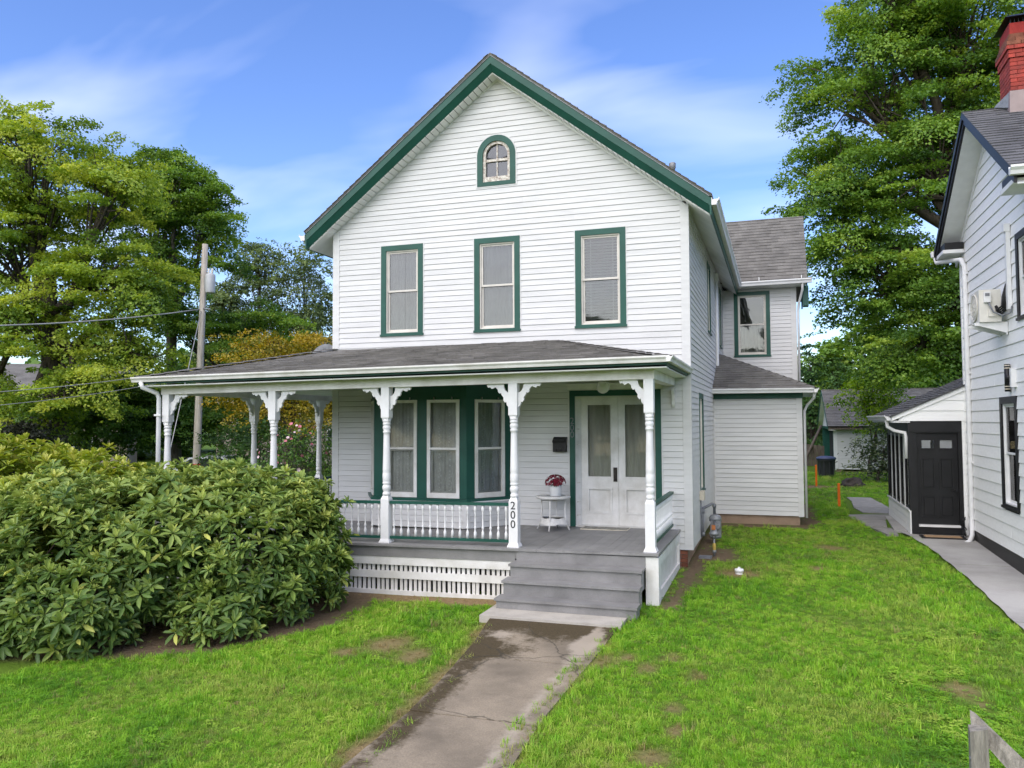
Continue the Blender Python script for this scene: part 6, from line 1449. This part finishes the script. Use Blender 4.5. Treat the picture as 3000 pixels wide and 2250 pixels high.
    md = o.modifiers.new('scatter', 'NODES'); md.node_group = ng
    print('grass tufts', n)
build_grass()

# ------------------------------------------------------------------ street side: pole, wires, car, far houses
def build_far():
    gzp = GZ(-19.5, 11.7)
    p = thing('utility_pole', 'weathered wooden utility pole with grey transformer', 'utility pole', (-19.6, 11.85, gzp))
    MB().tube([(-19.62, 11.85, gzp), (-19.49, 11.75, 0.0), (-19.25, 11.6, 4.2), (-19.01, 11.49, 8.48)], [.15, .145, .125, .105], 14).build('pole', M['polewood'], p)
    MB().lathe([(.165, 0), (.18, .04), (.18, .66), (.165, .70), (.07, .75)], (-18.72, 11.45, 6.6), 18).build('transformer', M['transf'], p)
    for dx in (-.08, .08): MB().lathe([(.03, 0), (.045, .04), (.03, .08), (.045, .12), (.025, .2)], (-18.72+dx, 11.45, 7.33), 8).build('insulator', M['storm'], p)
    MB().box(-18.95, -18.85, 11.4, 11.5, 6.8, 7.2).tube([(-19.2, 11.5, 6.05), (-18.75, 11.5, 6.0)], .03, 6).build('bracket', M['metal'], p)
    MB().lathe([(.152, 0), (.152, .08)], (-19.49, 11.75, .03), 14).lathe([(.152, 0), (.152, .05)], (-19.48, 11.74, .16), 14).build('red_band', mat('red_band_paint', (.5, .05, .03), .6), p)
    MB().tube([(-19.15, 11.5, 6.0), (-16.3, 6.6, .3), (-16.0, 6.1, -.7)], .014, 6).build('guy_wire', M['wire'], p); MB().tube([(-16.55, 7.05, .75), (-16.1, 6.25, -.45)], .045, 8).build('guy_guard', M['yellow'], p)
    def wire(a, b, sg, lab, r=.02):
        a, b = Vector(a), Vector(b); pts = [a.lerp(b, t)-Vector((0, 0, sg*4*t*(1-t))) for t in np.linspace(0, 1, 24)]
        MB().tube(pts, r, 6).build('overhead_wire', M['wire'], label=lab, cat='wire', group='overhead wires from the pole')
    wire((-19.17, 11.56, 6.04), (-25.5, -14.5, 2.2+3.2), 1.5, 'thick overhead wire, the upper of the three left of pole', .024)
    wire((-19.3, 11.62, 3.86), (-25.5, -14.5, 3.9), 1.5, 'lower overhead wire crossing behind the porch gutter corner', .013)
    wire((-19.3, 11.62, 3.55), (-25.2, -14.5, 3.4), 1.55, 'lowest thin overhead wire left of the porch', .01)
    # white car behind the bushes
    cx, cy = -20.3, 13.8; g = GZ(cx, cy)
    c = thing('parked_car', 'white parked car mostly hidden behind rhododendron and pole', 'car', (cx, cy, g)); u = Vector((.93, .36, 0)); n = Vector((.36, -.93, 0)); f = Fr((cx, cy, g), u, n)
    prof = [(-2.15, .35), (-2.2, .7), (-2.05, .86), (-1.45, .93), (-.75, 1.36), (.55, 1.40), (1.35, .98), (2.1, .9), (2.2, .6), (2.15, .35)]
    MB().poly([f(a, -.85, z) for a, z in prof], tuple(n*1.7)).build('body', M['carpaint'], c)
    MB().poly([f(a, .852, z) for a, z in [(-1.25, .94), (-.7, 1.30), (.5, 1.335), (1.15, .97)]], tuple(n*.01)).build('side_window', M['carglass'], c)
    MB().hexa([f(.62, -.75, 1.36), f(.62, .75, 1.36), f(1.3, .8, 1.0), f(1.3, -.8, 1.0), f(.64, -.75, 1.385), f(.64, .75, 1.385), f(1.33, .8, 1.015), f(1.33, -.8, 1.015)]).build('windshield', M['carglass'], c)
    MB().hexa([f(-.82, -.75, 1.34), f(-.82, .75, 1.34), f(-1.4, .8, .97), f(-1.4, -.8, .97), f(-.84, -.75, 1.365), f(-.84, .75, 1.365), f(-1.43, .8, .985), f(-1.43, -.8, .985)]).build('rear_window', M['carglass'], c)
    q = n.to_track_quat('Z', 'Y').to_matrix()
    for a in (-1.35, 1.35):
        for b in (-.87, .69): MB().lathe([(.2, 0), (.32, .01), (.33, .09), (.32, .17), (.2, .18)], f(a, b, .33), 18, axis=q).build('wheel', M['rubber'], c)
    for b in (-.6, .6): MB().lathe([(.1, 0), (.08, .03)], f(2.18, b, .68), 10, axis=u.to_track_quat('Z', 'Y').to_matrix()).build('headlight', M['globe'], c)
    # houses glimpsed far left / behind
    def fhouse(name, lab, x, y, w, d, h, rz, m, rot, roofm='shingle2'):
        g = GZ(x, y); t = thing(name, lab, 'house', (x, y, g)); u = Vector((math.cos(rot), math.sin(rot), 0)); n = Vector((math.sin(rot), -math.cos(rot), 0)); f = Fr((x, y, g), u, n)
        MB().fbox(f, -w/2, w/2, -d/2, d/2, -.3, h).build('wall', M[m], t)
        MB().poly([f(-w/2-.4, -d/2-.4, h), f(-w/2-.4, d/2+.4, h), f(-w/2-.4, 0, h+rz)], tuple(u*(w+.8))).build('roof', M[roofm], t)
        for a in (-w*.3, 0, w*.3):
            wn = MB().ring(f, a-.5, a+.5, 1.0, 2.3, .09, d/2, d/2+.05).build('window', M['white'], t); MB().fbox(f, a-.42, a+.42, d/2+.005, d/2+.015, 1.08, 2.22).build('pane', M['carglass'], wn)
    fhouse('distant_house', 'tan distant house glimpsed through leaves at far left', -40, 22, 11, 8, 4.6, 1.6, 'farwall', R(40), 'shingle')
    fhouse('distant_house', 'grey-roofed distant house behind the porch roof', -30, 34, 9, 8, 5.2, 3.4, 'farwall', R(30))
build_far()
